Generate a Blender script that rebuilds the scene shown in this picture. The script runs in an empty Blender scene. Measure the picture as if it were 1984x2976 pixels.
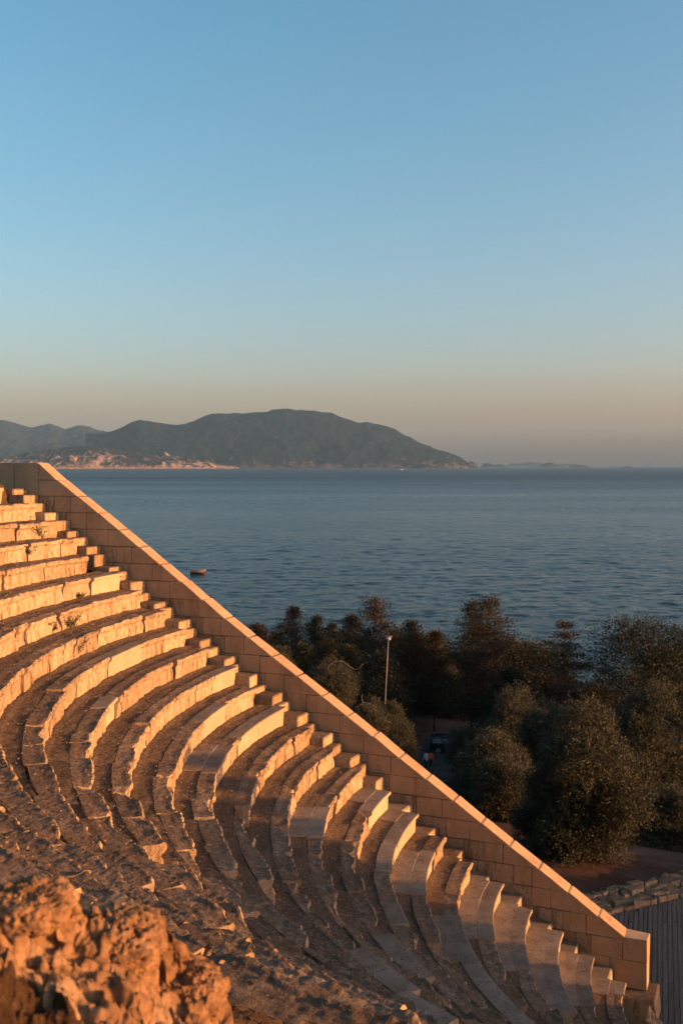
import bpy, math, random
import numpy as np

random.seed(7)
RNG = np.random.default_rng(11)
scene = bpy.context.scene
COL = scene.collection
PI = math.pi

# ------------------------------------------------------------------ site dimensions (metres)
R0, DR, HR = 4.652, 0.675, 0.44          # radius of the lowest seat edge, tread depth, rise
NROW = 25
CAM = np.array([-2.567, -22.565, 11.611])
YAW, PITCH, FPX = -0.3954, 0.0459, 3013.0
SEA = -24.0
WALL_Y0, WALL_Y1 = 0.65, 1.10

ca, sa, cp, sp = math.cos(YAW), math.sin(YAW), math.cos(PITCH), math.sin(PITCH)
V_R = np.array([ca, -sa, 0.0])
V_F0 = np.array([sa, ca, 0.0])
V_F = V_F0 * cp - np.array([0, 0, sp])
V_U = V_F0 * sp + np.array([0, 0, cp])


def ray(x, y):
    return V_F + V_R * (x - 992) / FPX - V_U * (y - 1488) / FPX


def at_dist(x, y, D):
    """survey point seen at photo position x,y at horizontal distance D"""
    r = ray(x, y)
    return CAM + r * (D / math.hypot(r[0], r[1]))


def at_z(x, y, z):
    r = ray(x, y)
    return CAM + r * ((z - CAM[2]) / r[2])


# ------------------------------------------------------------------ noise
def _hash(i, j, k, seed):
    h = (i * 374761393 + j * 668265263 + k * 2147483647 + seed * 1274126177) & 0xFFFFFFFF
    h = ((h ^ (h >> 13)) * 1274126177) & 0xFFFFFFFF
    h = ((h ^ (h >> 16)) * 2246822519) & 0xFFFFFFFF
    h = h ^ (h >> 15)
    return (h & 0xFFFFFF) / float(0xFFFFFF)


def vnoise(P, seed=0):
    P = np.asarray(P, float)
    I = np.floor(P).astype(np.int64)
    F = P - I
    U = F * F * F * (F * (F * 6 - 15) + 10)
    i, j, k = I[..., 0], I[..., 1], I[..., 2]
    u, v, w = U[..., 0], U[..., 1], U[..., 2]
    r = 0
    for a in (0, 1):
        for b in (0, 1):
            for c in (0, 1):
                wt = (u if a else 1 - u) * (v if b else 1 - v) * (w if c else 1 - w)
                r = r + wt * _hash(i + a, j + b, k + c, seed)
    return r * 2 - 1


def fbm(P, octaves=4, seed=0, gain=0.5):
    P = np.asarray(P, float)
    s, a, t = 0, 1.0, 0
    for o in range(octaves):
        s = s + a * vnoise(P * (2.03 ** o) + o * 17.3, seed + o)
        t += a
        a *= gain
    return s / t * 1.6


def worley(P, seed=0):
    P = np.asarray(P, float)
    I = np.floor(P).astype(np.int64)
    best = np.full(P.shape[:-1], 9.0)
    for a in (-1, 0, 1):
        for b in (-1, 0, 1):
            for c in (-1, 0, 1):
                i, j, k = I[..., 0] + a, I[..., 1] + b, I[..., 2] + c
                fx = np.stack([i + _hash(i, j, k, seed), j + _hash(i, j, k, seed + 5), k + _hash(i, j, k, seed + 9)], -1)
                d = ((P - fx) ** 2).sum(-1)
                best = np.minimum(best, d)
    return np.sqrt(best)


def sstep(a, b, x):
    t = np.clip((np.asarray(x, float) - a) / (b - a), 0, 1)
    return t * t * (3 - 2 * t)


# ------------------------------------------------------------------ object helpers
def tag(o, label=None, cat=None, group=None, kind=None):
    if label:
        o['label'] = label
    if cat:
        o['category'] = cat
    if group:
        o['group'] = group
    if kind:
        o['kind'] = kind
    return o


def empty(name, loc, label, cat, group=None):
    o = bpy.data.objects.new(name, None)
    o.location = tuple(float(c) for c in loc)
    o.empty_display_size = 0.3
    COL.objects.link(o)
    return tag(o, label, cat, group)


def mesh_from(name, V, faces, smooth=True):
    me = bpy.data.meshes.new(name)
    V = np.asarray(V, np.float32)
    me.vertices.add(len(V))
    me.vertices.foreach_set('co', V.ravel())
    if isinstance(faces, np.ndarray):
        n, m = faces.shape
        loops = faces.ravel().astype(np.int32)
        tot = np.full(n, m, np.int32)
    else:
        loops = np.fromiter((i for f in faces for i in f), np.int32)
        tot = np.fromiter((len(f) for f in faces), np.int32)
    start = np.concatenate([[0], np.cumsum(tot)[:-1]]).astype(np.int32)
    me.loops.add(len(loops))
    me.loops.foreach_set('vertex_index', loops)
    me.polygons.add(len(tot))
    me.polygons.foreach_set('loop_start', start)
    me.polygons.foreach_set('loop_total', tot)
    me.polygons.foreach_set('use_smooth', np.full(len(tot), bool(smooth)))
    me.update(calc_edges=True)
    me.validate()
    return me


def obj(name, V, faces, mat, parent=None, loc=None, smooth=True):
    """V in world coordinates; the origin goes to the parent's base or to loc"""
    V = np.asarray(V, float)
    wl = np.zeros(3)
    if parent is not None:
        p = parent
        while p is not None:
            wl = wl + np.array(p.location)
            p = p.parent
    if loc is not None and parent is None:
        wl = np.asarray(loc, float)
    me = mesh_from(name, V - wl, faces, smooth)
    o = bpy.data.objects.new(name, me)
    mats = mat if isinstance(mat, (list, tuple)) else [mat]
    for m in mats:
        me.materials.append(m)
    COL.objects.link(o)
    if parent is not None:
        o.parent = parent
    elif loc is not None:
        o.location = tuple(float(c) for c in loc)
    return o


class MB:
    """collects shapes for one mesh"""
    def __init__(self):
        self.V, self.F, self.n = [], [], 0

    def add(self, V, F):
        V = np.asarray(V, float)
        self.V.append(V)
        for f in F:
            self.F.append([int(i) + self.n for i in f])
        self.n += len(V)

    def grid(self, P, flip=False):
        a, b = P.shape[:2]
        idx = np.arange(a * b).reshape(a, b)
        q = np.stack([idx[:-1, :-1], idx[1:, :-1], idx[1:, 1:], idx[:-1, 1:]], -1).reshape(-1, 4)
        if flip:
            q = q[:, ::-1]
        self.add(P.reshape(-1, 3), q.tolist())

    def hexa(self, c8, bev=0.0):
        """box from 8 corners (bottom 4 ccw, top 4 ccw), corners cut back a little when bev"""
        c8 = np.asarray(c8, float)
        if bev <= 0:
            self.add(c8, [(3, 2, 1, 0), (4, 5, 6, 7), (0, 1, 5, 4), (1, 2, 6, 5), (2, 3, 7, 6), (3, 0, 4, 7)])
            return
        faces = [(3, 2, 1, 0), (4, 5, 6, 7), (0, 1, 5, 4), (1, 2, 6, 5), (2, 3, 7, 6), (3, 0, 4, 7)]
        V, F, key = [], [], {}
        for fi, f in enumerate(faces):
            cs = c8[list(f)]
            for m in range(4):
                p, a, b = cs[m], cs[(m - 1) % 4], cs[(m + 1) % 4]
                da, db = a - p, b - p
                la, lb = max(np.linalg.norm(da), 1e-9), max(np.linalg.norm(db), 1e-9)
                key[(fi, f[m])] = len(V)
                V.append(p + da / la * min(bev, la * .4) + db / lb * min(bev, lb * .4))
            F.append([key[(fi, v)] for v in f])
        for fi, f in enumerate(faces):
            for m in range(4):
                a, b = f[m], f[(m + 1) % 4]
                for fj, g in enumerate(faces):
                    if fj > fi and a in g and b in g:
                        F.append([key[(fi, b)], key[(fi, a)], key[(fj, a)], key[(fj, b)]])
        for v in range(8):
            fs = [fi for fi, f in enumerate(faces) if v in f]
            tri = [key[(fi, v)] for fi in fs]
            n = np.cross(np.array(V[tri[1]]) - V[tri[0]], np.array(V[tri[2]]) - V[tri[0]])
            if np.dot(n, c8[v] - c8.mean(0)) < 0:
                tri = tri[::-1]
            F.append(tri)
        self.add(V, F)

    def box(self, x0, x1, y0, y1, z0, z1, bev=0.0):
        self.hexa([(x0, y0, z0), (x1, y0, z0), (x1, y1, z0), (x0, y1, z0),
                   (x0, y0, z1), (x1, y0, z1), (x1, y1, z1), (x0, y1, z1)], bev)

    def tube(self, pts, rad, seg=7, cap=True):
        pts = np.asarray(pts, float)
        n = len(pts)
        rad = np.broadcast_to(np.asarray(rad, float), (n,))
        T = np.gradient(pts, axis=0)
        T /= np.linalg.norm(T, axis=1)[:, None] + 1e-12
        ref = np.array([0, 0, 1.0]) if abs(T[0][2]) < .9 else np.array([1.0, 0, 0])
        rings = []
        for i in range(n):
            u = np.cross(T[i], ref)
            u /= np.linalg.norm(u) + 1e-12
            v = np.cross(T[i], u)
            a = np.linspace(0, 2 * PI, seg, endpoint=False)
            rings.append(pts[i] + rad[i] * (np.cos(a)[:, None] * u + np.sin(a)[:, None] * v))
        V = np.concatenate(rings)
        F = []
        for i in range(n - 1):
            for j in range(seg):
                k = (j + 1) % seg
                F.append((i * seg + j, i * seg + k, (i + 1) * seg + k, (i + 1) * seg + j))
        if cap:
            F.append(tuple(range(seg))[::-1])
            F.append(tuple((n - 1) * seg + j for j in range(seg)))
        self.add(V, F)

    def lathe(self, c, prof, seg=20, axis=(0, 0, 1)):
        axis = np.asarray(axis, float)
        axis /= np.linalg.norm(axis)
        ref = np.array([0, 0, 1.0]) if abs(axis[2]) < .9 else np.array([1.0, 0, 0])
        u = np.cross(axis, ref)
        u /= np.linalg.norm(u)
        v = np.cross(axis, u)
        a = np.linspace(0, 2 * PI, seg, endpoint=False)
        rings = [np.asarray(c) + axis * h + r * (np.cos(a)[:, None] * u + np.sin(a)[:, None] * v) for r, h in prof]
        V = np.concatenate(rings)
        F = []
        for i in range(len(prof) - 1):
            for j in range(seg):
                k = (j + 1) % seg
                F.append((i * seg + j, i * seg + k, (i + 1) * seg + k, (i + 1) * seg + j))
        F.append(tuple(range(seg))[::-1])
        F.append(tuple((len(prof) - 1) * seg + j for j in range(seg)))
        self.add(V, F)

    def build(self, name, mat, parent=None, loc=None, smooth=False):
        return obj(name, np.concatenate(self.V), self.F, mat, parent, loc, smooth)


# ------------------------------------------------------------------ materials
class NT:
    def __init__(self, name):
        self.m = bpy.data.materials.new(name)
        self.m.use_nodes = True
        self.t = self.m.node_tree
        self.t.nodes.clear()
        self.out = self.n('ShaderNodeOutputMaterial')

    def n(self, typ, **kw):
        x = self.t.nodes.new(typ)
        for k, v in kw.items():
            setattr(x, k, v)
        return x

    def l(self, a, b):
        self.t.links.new(a, b)

    def noise(self, vec, scale, detail=6, rough=0.6, dist=0.0):
        x = self.n('ShaderNodeTexNoise')
        x.inputs['Scale'].default_value = scale
        x.inputs['Detail'].default_value = detail
        x.inputs['Roughness'].default_value = rough
        x.inputs['Distortion'].default_value = dist
        if vec is not None:
            self.l(vec, x.inputs['Vector'])
        return x.outputs['Fac']

    def ramp(self, fac, stops):
        x = self.n('ShaderNodeValToRGB')
        e = x.color_ramp.elements
        while len(e) < len(stops):
            e.new(0.5)
        for i, (p, c) in enumerate(stops):
            e[i].position = p
            e[i].color = (c[0], c[1], c[2], 1) if not np.isscalar(c) else (c, c, c, 1)
        self.l(fac, x.inputs['Fac'])
        return x.outputs['Color']

    def mix(self, fac, a, b, mode='MIX'):
        x = self.n('ShaderNodeMix', data_type='RGBA', blend_type=mode)
        for s, v in ((0, fac), (6, a), (7, b)):
            if isinstance(v, (int, float)):
                x.inputs[s].default_value = v
            elif isinstance(v, (tuple, list)):
                x.inputs[s].default_value = (v[0], v[1], v[2], 1)
            else:
                self.l(v, x.inputs[s])
        return x.outputs[2]

    def math(self, op, a, b=0.0, clamp=False):
        x = self.n('ShaderNodeMath', operation=op, use_clamp=clamp)
        for s, v in ((0, a), (1, b)):
            if isinstance(v, (int, float)):
                x.inputs[s].default_value = v
            else:
                self.l(v, x.inputs[s])
        return x.outputs[0]

    def coord(self, kind='Object'):
        return self.n('ShaderNodeTexCoord').outputs[kind]

    def mapping(self, vec, scale=(1, 1, 1), rot=(0, 0, 0)):
        x = self.n('ShaderNodeMapping')
        x.inputs['Scale'].default_value = scale
        x.inputs['Rotation'].default_value = rot
        self.l(vec, x.inputs['Vector'])
        return x.outputs[0]

    def bump(self, h, strength=0.5, dist=0.02, normal=None):
        x = self.n('ShaderNodeBump')
        x.inputs['Strength'].default_value = strength
        x.inputs['Distance'].default_value = dist
        self.l(h, x.inputs['Height'])
        if normal is not None:
            self.l(normal, x.inputs['Normal'])
        return x.outputs[0]

    def bsdf(self, color, rough=0.85, normal=None, spec=0.3, metallic=0.0):
        x = self.n('ShaderNodeBsdfPrincipled')
        if isinstance(color, (tuple, list)):
            x.inputs['Base Color'].default_value = (color[0], color[1], color[2], 1)
        else:
            self.l(color, x.inputs['Base Color'])
        if isinstance(rough, (int, float)):
            x.inputs['Roughness'].default_value = rough
        else:
            self.l(rough, x.inputs['Roughness'])
        x.inputs['Specular IOR Level'].default_value = spec
        x.inputs['Metallic'].default_value = metallic
        if normal is not None:
            self.l(normal, x.inputs['Normal'])
        self.l(x.outputs[0], self.out.inputs['Surface'])
        return x


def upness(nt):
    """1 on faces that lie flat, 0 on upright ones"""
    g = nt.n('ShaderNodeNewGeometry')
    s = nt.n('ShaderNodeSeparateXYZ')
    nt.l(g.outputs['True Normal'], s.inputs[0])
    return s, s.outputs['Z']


def mat_limestone():
    nt = NT('weathered_limestone')
    P = nt.n('ShaderNodeNewGeometry').outputs['Position']
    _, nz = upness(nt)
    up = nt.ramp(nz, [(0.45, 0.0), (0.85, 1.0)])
    n1 = nt.noise(P, 1.3, 5, .65)
    n2 = nt.noise(P, 9.0, 8, .72, .3)
    n3 = nt.noise(P, 45.0, 4, .7)
    nstreak = nt.noise(nt.mapping(P, (7, 7, 1.1)), 1.0, 5, .7)
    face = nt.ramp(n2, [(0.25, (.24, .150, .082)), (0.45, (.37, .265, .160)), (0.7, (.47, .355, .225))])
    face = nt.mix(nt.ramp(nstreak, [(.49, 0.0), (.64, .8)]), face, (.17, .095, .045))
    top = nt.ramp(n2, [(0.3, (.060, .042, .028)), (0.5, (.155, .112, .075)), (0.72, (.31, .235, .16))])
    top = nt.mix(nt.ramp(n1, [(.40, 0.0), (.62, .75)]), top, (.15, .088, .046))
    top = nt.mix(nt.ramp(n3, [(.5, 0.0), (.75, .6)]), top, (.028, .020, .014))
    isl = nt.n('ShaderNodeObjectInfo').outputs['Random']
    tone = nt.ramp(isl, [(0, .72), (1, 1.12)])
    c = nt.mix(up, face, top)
    c = nt.mix(1.0, c, tone, 'MULTIPLY')
    h = nt.math('ADD', nt.math('MULTIPLY', n2, 1.0), nt.math('MULTIPLY', n3, .35))
    nt.bsdf(c, .93, nt.bump(h, .9, .035), .15)
    return nt.m


def mat_restored():
    nt = NT('restored_limestone')
    P = nt.n('ShaderNodeNewGeometry').outputs['Position']
    _, nz = upness(nt)
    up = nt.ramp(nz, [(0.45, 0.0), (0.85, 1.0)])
    n1 = nt.noise(P, 2.2, 6, .65)
    n2 = nt.noise(P, 60.0, 3, .7)
    n3 = nt.noise(P, 9.0, 6, .7, .5)
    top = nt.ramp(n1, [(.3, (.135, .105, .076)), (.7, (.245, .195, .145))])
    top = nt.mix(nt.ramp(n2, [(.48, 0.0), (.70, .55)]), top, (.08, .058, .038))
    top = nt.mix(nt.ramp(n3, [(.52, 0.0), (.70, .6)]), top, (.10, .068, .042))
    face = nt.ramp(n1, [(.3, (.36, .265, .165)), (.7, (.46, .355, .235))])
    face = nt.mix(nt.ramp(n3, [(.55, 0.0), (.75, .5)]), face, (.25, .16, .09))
    c = nt.mix(up, face, top)  # tops coloured darker than upright faces, painting in the grazing light
    isl = nt.n('ShaderNodeObjectInfo').outputs['Random']
    c = nt.mix(1.0, c, nt.ramp(isl, [(0, .78), (1, 1.12)]), 'MULTIPLY')
    h = nt.math('ADD', n2, nt.math('MULTIPLY', n3, .6))
    nt.bsdf(c, .9, nt.bump(h, .7, .016), .15)
    return nt.m


def mat_dirt(name='dry_soil', a=(.050, .034, .021), b=(.150, .103, .064), c3=(.31, .225, .148)):
    nt = NT(name)
    P = nt.n('ShaderNodeNewGeometry').outputs['Position']
    n1 = nt.noise(P, 1.1, 5, .6)
    n2 = nt.noise(P, 16.0, 8, .75, .6)
    n3 = nt.noise(P, 70.0, 3, .7)
    c = nt.ramp(n2, [(.32, a), (.52, b), (.75, c3)])
    c = nt.mix(nt.ramp(n1, [(.42, 0.0), (.62, .6)]), c, tuple(.5 * x for x in b))
    c = nt.mix(nt.ramp(n3, [(.58, 0.0), (.72, .5)]), c, c3)
    h = nt.math('ADD', n2, nt.math('MULTIPLY', n3, .5))
    nt.bsdf(c, .95, nt.bump(h, 1.0, .04), .1)
    return nt.m


def mat_ashlar():
    nt = NT('wall_ashlar')
    g = nt.n('ShaderNodeNewGeometry')
    P = g.outputs['Position']
    n1 = nt.noise(P, 1.4, 5, .6)
    n2 = nt.noise(P, 26.0, 6, .7)
    c = nt.ramp(n1, [(.3, (.36, .235, .130)), (.7, (.48, .33, .190))])
    c = nt.mix(nt.ramp(n2, [(.55, 0.0), (.8, .5)]), c, (.19, .115, .065))
    ns = nt.noise(nt.mapping(P, (2.2, 2.2, .5)), 1.0, 6, .7)
    c = nt.mix(nt.ramp(ns, [(.52, 0.0), (.72, .60)]), c, (.17, .105, .060))
    n4 = nt.noise(P, 6.0, 5, .7)
    c = nt.mix(nt.ramp(n4, [(.56, 0.0), (.68, .7)]), c, (.47, .36, .23))
    tone = nt.ramp(g.outputs['Random Per Island'], [(0, .58), (1, 1.12)])
    c = nt.mix(1.0, c, tone, 'MULTIPLY')
    h = nt.math('ADD', n2, nt.math('MULTIPLY', n4, 1.5))
    nt.bsdf(c, .9, nt.bump(h, .5, .016), .2)
    return nt.m


def mat_rock():
    nt = NT('eroded_rock')
    P = nt.n('ShaderNodeNewGeometry').outputs['Position']
    n1 = nt.noise(P, 5.0, 6, .65)
    n2 = nt.noise(P, 38.0, 8, .7, .4)
    c = nt.ramp(n1, [(.3, (.17, .085, .036)), (.5, (.30, .17, .080)), (.7, (.41, .28, .165))])
    c = nt.mix(nt.ramp(n2, [(.47, 0.0), (.64, .8)]), c, (.075, .038, .018))
    nt.bsdf(c, .92, nt.bump(n2, .9, .014), .15)
    return nt.m


def mat_leaf(name, a, b, gloss=0.45, trans=0.25, gl=.25):
    nt = NT(name)
    g = nt.n('ShaderNodeNewGeometry')
    c = nt.ramp(g.outputs['Random Per Island'], [(0, a), (1, b)])
    p = nt.bsdf(c, gloss, None, gl)
    tr = nt.n('ShaderNodeBsdfTranslucent')
    nt.l(c, tr.inputs['Color'])
    mx = nt.n('ShaderNodeMixShader')
    mx.inputs[0].default_value = trans
    nt.l(p.outputs[0], mx.inputs[1])
    nt.l(tr.outputs[0], mx.inputs[2])
    nt.l(mx.outputs[0], nt.out.inputs['Surface'])
    return nt.m


def mat_plain(name, c, rough=.6, metallic=0.0, spec=.4, var=.15, scale=8.0):
    nt = NT(name)
    P = nt.coord('Object')
    n1 = nt.noise(P, scale, 5, .6)
    lo = tuple(x * (1 - var) for x in c)
    hi = tuple(min(1, x * (1 + var)) for x in c)
    nt.bsdf(nt.ramp(n1, [(.3, lo), (.7, hi)]), rough, None, spec, metallic)
    return nt.m


def mat_bark():
    nt = NT('bark')
    P = nt.coord('Object')
    n1 = nt.noise(nt.mapping(P, (9, 9, 2)), 1.0, 6, .7)
    nt.bsdf(nt.ramp(n1, [(.3, (.05, .036, .026)), (.7, (.14, .10, .075))]), .9, nt.bump(n1, .7, .03), .1)
    return nt.m


def mat_deck():
    nt = NT('deck_boards')
    g = nt.n('ShaderNodeNewGeometry')
    n1 = nt.noise(nt.mapping(g.outputs['Position'], (14, 1.2, 1)), 1.0, 6, .65)
    c = nt.ramp(n1, [(.3, (.075, .055, .042)), (.7, (.125, .095, .074))])
    c = nt.mix(1.0, c, nt.ramp(g.outputs['Random Per Island'], [(0, .75), (1, 1.15)]), 'MULTIPLY')
    nt.bsdf(c, .8, nt.bump(n1, .3, .006), .2)
    return nt.m


def mat_ground():
    nt = NT('earth')
    P = nt.n('ShaderNodeNewGeometry').outputs['Position']
    n1 = nt.noise(P, .16, 5, .6)
    n2 = nt.noise(P, 3.0, 7, .7)
    c = nt.ramp(n1, [(.42, (.050, .026, .018)), (.6, (.10, .072, .055))])
    c = nt.mix(nt.ramp(n2, [(.45, 0.0), (.7, .55)]), c, (.03, .022, .015))
    nt.bsdf(c, .95, nt.bump(n2, .8, .08), .1)
    return nt.m


def mat_sea():
    nt = NT('sea_water')
    P = nt.n('ShaderNodeNewGeometry').outputs['Position']
    P = nt.mapping(P, (1, 1, 1), (0, 0, YAW))
    w1 = nt.noise(nt.mapping(P, (.085, .21, 1)), 1.0, 3, .5)
    w2 = nt.noise(nt.mapping(P, (.30, .72, 1)), 1.0, 4, .6)
    big = nt.noise(nt.mapping(P, (.010, .035, 1)), 1.0, 4, .6)
    streak = nt.noise(nt.mapping(P, (.0010, .0065, 1)), 1.0, 4, .6)
    h = nt.math('ADD', nt.math('MULTIPLY', w1, 1.0), nt.math('MULTIPLY', w2, .40))
    h = nt.math('ADD', h, nt.math('MULTIPLY', big, .25))
    nb = nt.bump(h, 1.0, SEA_BUMP)
    ln = nt.n('ShaderNodeVectorMath', operation='LENGTH')
    nt.l(P, ln.inputs[0])
    off = nt.math('MULTIPLY', nt.math('SUBTRACT', ln.outputs['Value'], 250.0), 1 / 2500.0, True)   # choppier out at sea
    rough = nt.math('ADD', nt.ramp(streak, [(.3, .12), (.75, .24)]), nt.math('MULTIPLY', off, .30))
    x = nt.bsdf((.008, .015, .019), rough, nb, .5)
    x.inputs['IOR'].default_value = 1.333
    return nt.m


SEA_BUMP = 1.3


def mat_hill(name, rock_amt=0.5, scrub=(.045, .042, .036), top_z=200.0, low_z=0.0):
    nt = NT(name)
    g = nt.n('ShaderNodeNewGeometry')
    P = g.outputs['Position']
    s = nt.n('ShaderNodeSeparateXYZ')
    nt.l(P, s.inputs[0])
    n1 = nt.noise(nt.mapping(P, (1, 1, 1.6)), .011, 7, .7, .4)
    n2 = nt.noise(P, .05, 5, .7)
    c = nt.ramp(n2, [(.35, tuple(.6 * x for x in scrub)), (.65, tuple(1.5 * x for x in scrub))])
    # bare rock: a strip above the water and outcrops up the slope
    low = nt.math('MULTIPLY', nt.math('SUBTRACT', low_z, s.outputs['Z']), 0.04)
    strip = nt.math('ADD', low, nt.math('MULTIPLY', nt.math('SUBTRACT', n2, .5), 3.0), True)
    n3 = nt.noise(nt.mapping(P, (1, 1, .40)), .0085, 9, .68, 1.2)
    n4 = nt.noise(P, .0035, 3, .5)
    band = nt.math('SUBTRACT', 1.0, nt.math('MULTIPLY', nt.math('SUBTRACT', s.outputs['Z'], -24.0), 1.0 / top_z), True)
    thr = nt.math('ADD', n3, nt.math('MULTIPLY', band, .26))
    thr = nt.math('ADD', thr, nt.math('MULTIPLY', nt.math('SUBTRACT', n4, .5), .35))
    out = nt.ramp(thr, [(.69, 0.0), (.80, 1.0)])
    fac = nt.math('MULTIPLY', nt.math('MAXIMUM', strip, out), rock_amt, True)
    rock = nt.ramp(n2, [(.3, (.17, .12, .095)), (.7, (.31, .225, .18))])
    c = nt.mix(fac, c, rock)
    nt.bsdf(c, .95, nt.bump(n2, .8, 9.0), .05)
    return nt.m


M = dict(
    stone=mat_limestone(), restored=mat_restored(), dirt=mat_dirt(),
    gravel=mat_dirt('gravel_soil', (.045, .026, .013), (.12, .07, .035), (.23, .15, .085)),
    ashlar=mat_ashlar(), rock=mat_rock(),
    olive=mat_leaf('olive_leaf', (.024, .027, .014), (.085, .082, .045), .55, .2, .22),
    pine=mat_leaf('pine_needles', (.010, .015, .007), (.032, .038, .016), .6, .2),
    sun_tinted_pine=mat_leaf('sun_tinted_needles', (.018, .014, .007), (.062, .043, .018), .6, .25),  # pine needles browned so their colour carries the warm low sun
    weed=mat_leaf('weed_leaf', (.05, .06, .02), (.12, .13, .05), .6, .3),
    bark=mat_bark(), twig=mat_plain('pale_twig', (.15, .12, .085), .8),
    deck=mat_deck(), earth=mat_ground(),
    hill=mat_hill('headland_scrub', .35, (.005, .010, .013), 160.0, -8.0), spur=mat_hill('spur_rock', 1.0, (.014, .014, .014), 260.0, 4.0),
    far=mat_hill('far_scrub', .2, (.010, .015, .018)),
    sea=mat_sea(),
    litter=mat_leaf('dry_leaf', (.08, .050, .026), (.27, .18, .10), .8, .2),
    paint=mat_plain('dark_car_paint', (.018, .021, .026), .3, 0.0, .5),
    glass=mat_plain('car_glass', (.012, .014, .016), .08, 0.0, .6),
    rubber=mat_plain('tyre_rubber', (.012, .012, .012), .85),
    alloy=mat_plain('alloy_wheel', (.38, .39, .41), .35, .7),
    steel=mat_plain('galvanised_steel', (.24, .22, .20), .5, .2),
    lamp=mat_plain('lamp_housing', (.30, .28, .26), .4),
    white=mat_plain('white_gelcoat', (.78, .76, .72), .35), hull=mat_plain('varnished_hull', (.20, .16, .12), .4),
    red=mat_plain('red_paint', (.13, .03, .02), .45),
    orange=mat_plain('orange_cloth', (.85, .12, .015), .85), pale=mat_plain('pale_cloth', (.55, .56, .58), .9),
    darkcloth=mat_plain('dark_cloth', (.02, .02, .024), .9), skin=mat_plain('skin', (.36, .21, .15), .6),
    hair=mat_plain('dark_hair', (.012, .009, .007), .5), asphalt=mat_plain('asphalt', (.055, .05, .048), .9, 0, .2, .3, .7),
)

# ------------------------------------------------------------------ theatre seating
ORD = ['topmost', 'second', 'third', 'fourth', 'fifth', 'sixth', 'seventh', 'eighth', 'ninth', 'tenth', 'eleventh', 'twelfth',
       'thirteenth', 'fourteenth', 'fifteenth', 'sixteenth', 'seventeenth', 'eighteenth', 'nineteenth', 'twentieth',
       'twenty-first', 'twenty-second', 'twenty-third', 'twenty-fourth', 'twenty-fifth']
# rows from the top: stretches of smooth, newly cut stone (degrees round the orchestra)
RESTORED = {9: [(188.2, 194.7)], 10: [(201.2, 204.5)], 11: [(180.2, 184.7)], 12: [(187.8, 194.8)],
            13: [(180.2, 192.5), (195.3, 203.5)], 14: [(239.2, 243)], 15: [(230, 236.5)],
            16: [(194.2, 202.6)], 17: [(180.1, 188.2), (220.3, 228.4)],
            18: [(180.1, 191.6), (191.6, 199.6), (208.7, 213.4)], 19: [(186, 200)], 20: [(200.0, 213), (213, 227)],
            21: [(180.1, 200)], 22: [(181, 202.3)], 23: [(180.1, 209.2)], 24: [(180.1, 199.9)], 25: [(180.1, 186)],
            4: [(184, 186)], 6: [(180.2, 184)], }
FOOT_RESTORED = {13: (195.5, 203), 16: (194.5, 202.5), 17: (180, 185), 18: (180, 184), 19: (187, 200), 20: (200, 212),
                 21: (180, 200), 22: (180, 203), 23: (180, 208), 24: (180, 200), 25: (180, 187)}
NOTE = {1: 'against the upright slabs', 4: 'with weeds on its tread', 6: 'with a dark gap between two blocks',
        13: 'broad smooth slab at its bend', 16: 'one pale slab in its dark bend',
        20: 'long smooth edge running into shade', 23: 'smooth and pale, widest near the platform',
        25: 'shortest and lowest, beside the wall post'}


def in_view(p, margin=120):
    d = np.asarray(p) - CAM
    z = d @ V_F
    if z < .3:
        return False
    x, y = 992 + FPX * (d @ V_R) / z, 1488 - FPX * (d @ V_U) / z
    return -margin < x < 1984 + margin and -margin < y < 2976 + margin


def profile(step, new):
    """seat block section: (a outward from the lip, b down from the top)"""
    if new:
        key = [(.085, -.50), (.075, -.115), (.06, -.085), (.002, -.075), (-.004, -.012), (.012, .0), (.335, -.004), (.34, -.06)]
    else:
        key = [(.075, -.50), (.060, -.16), (.038, -.12), (.006, -.10), (-.004, -.03), (.02, .0), (.17, -.012), (.335, -.004), (.34, -.07)]
    pts = []
    for (a0, b0), (a1, b1) in zip(key[:-1], key[1:]):
        L = math.hypot(a1 - a0, b1 - b0)
        n = max(1, int(round(L / step)))
        for t in range(n):
            pts.append((a0 + (a1 - a0) * t / n, b0 + (b1 - b0) * t / n))
    pts.append(key[-1])
    return np.array(pts)


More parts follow.
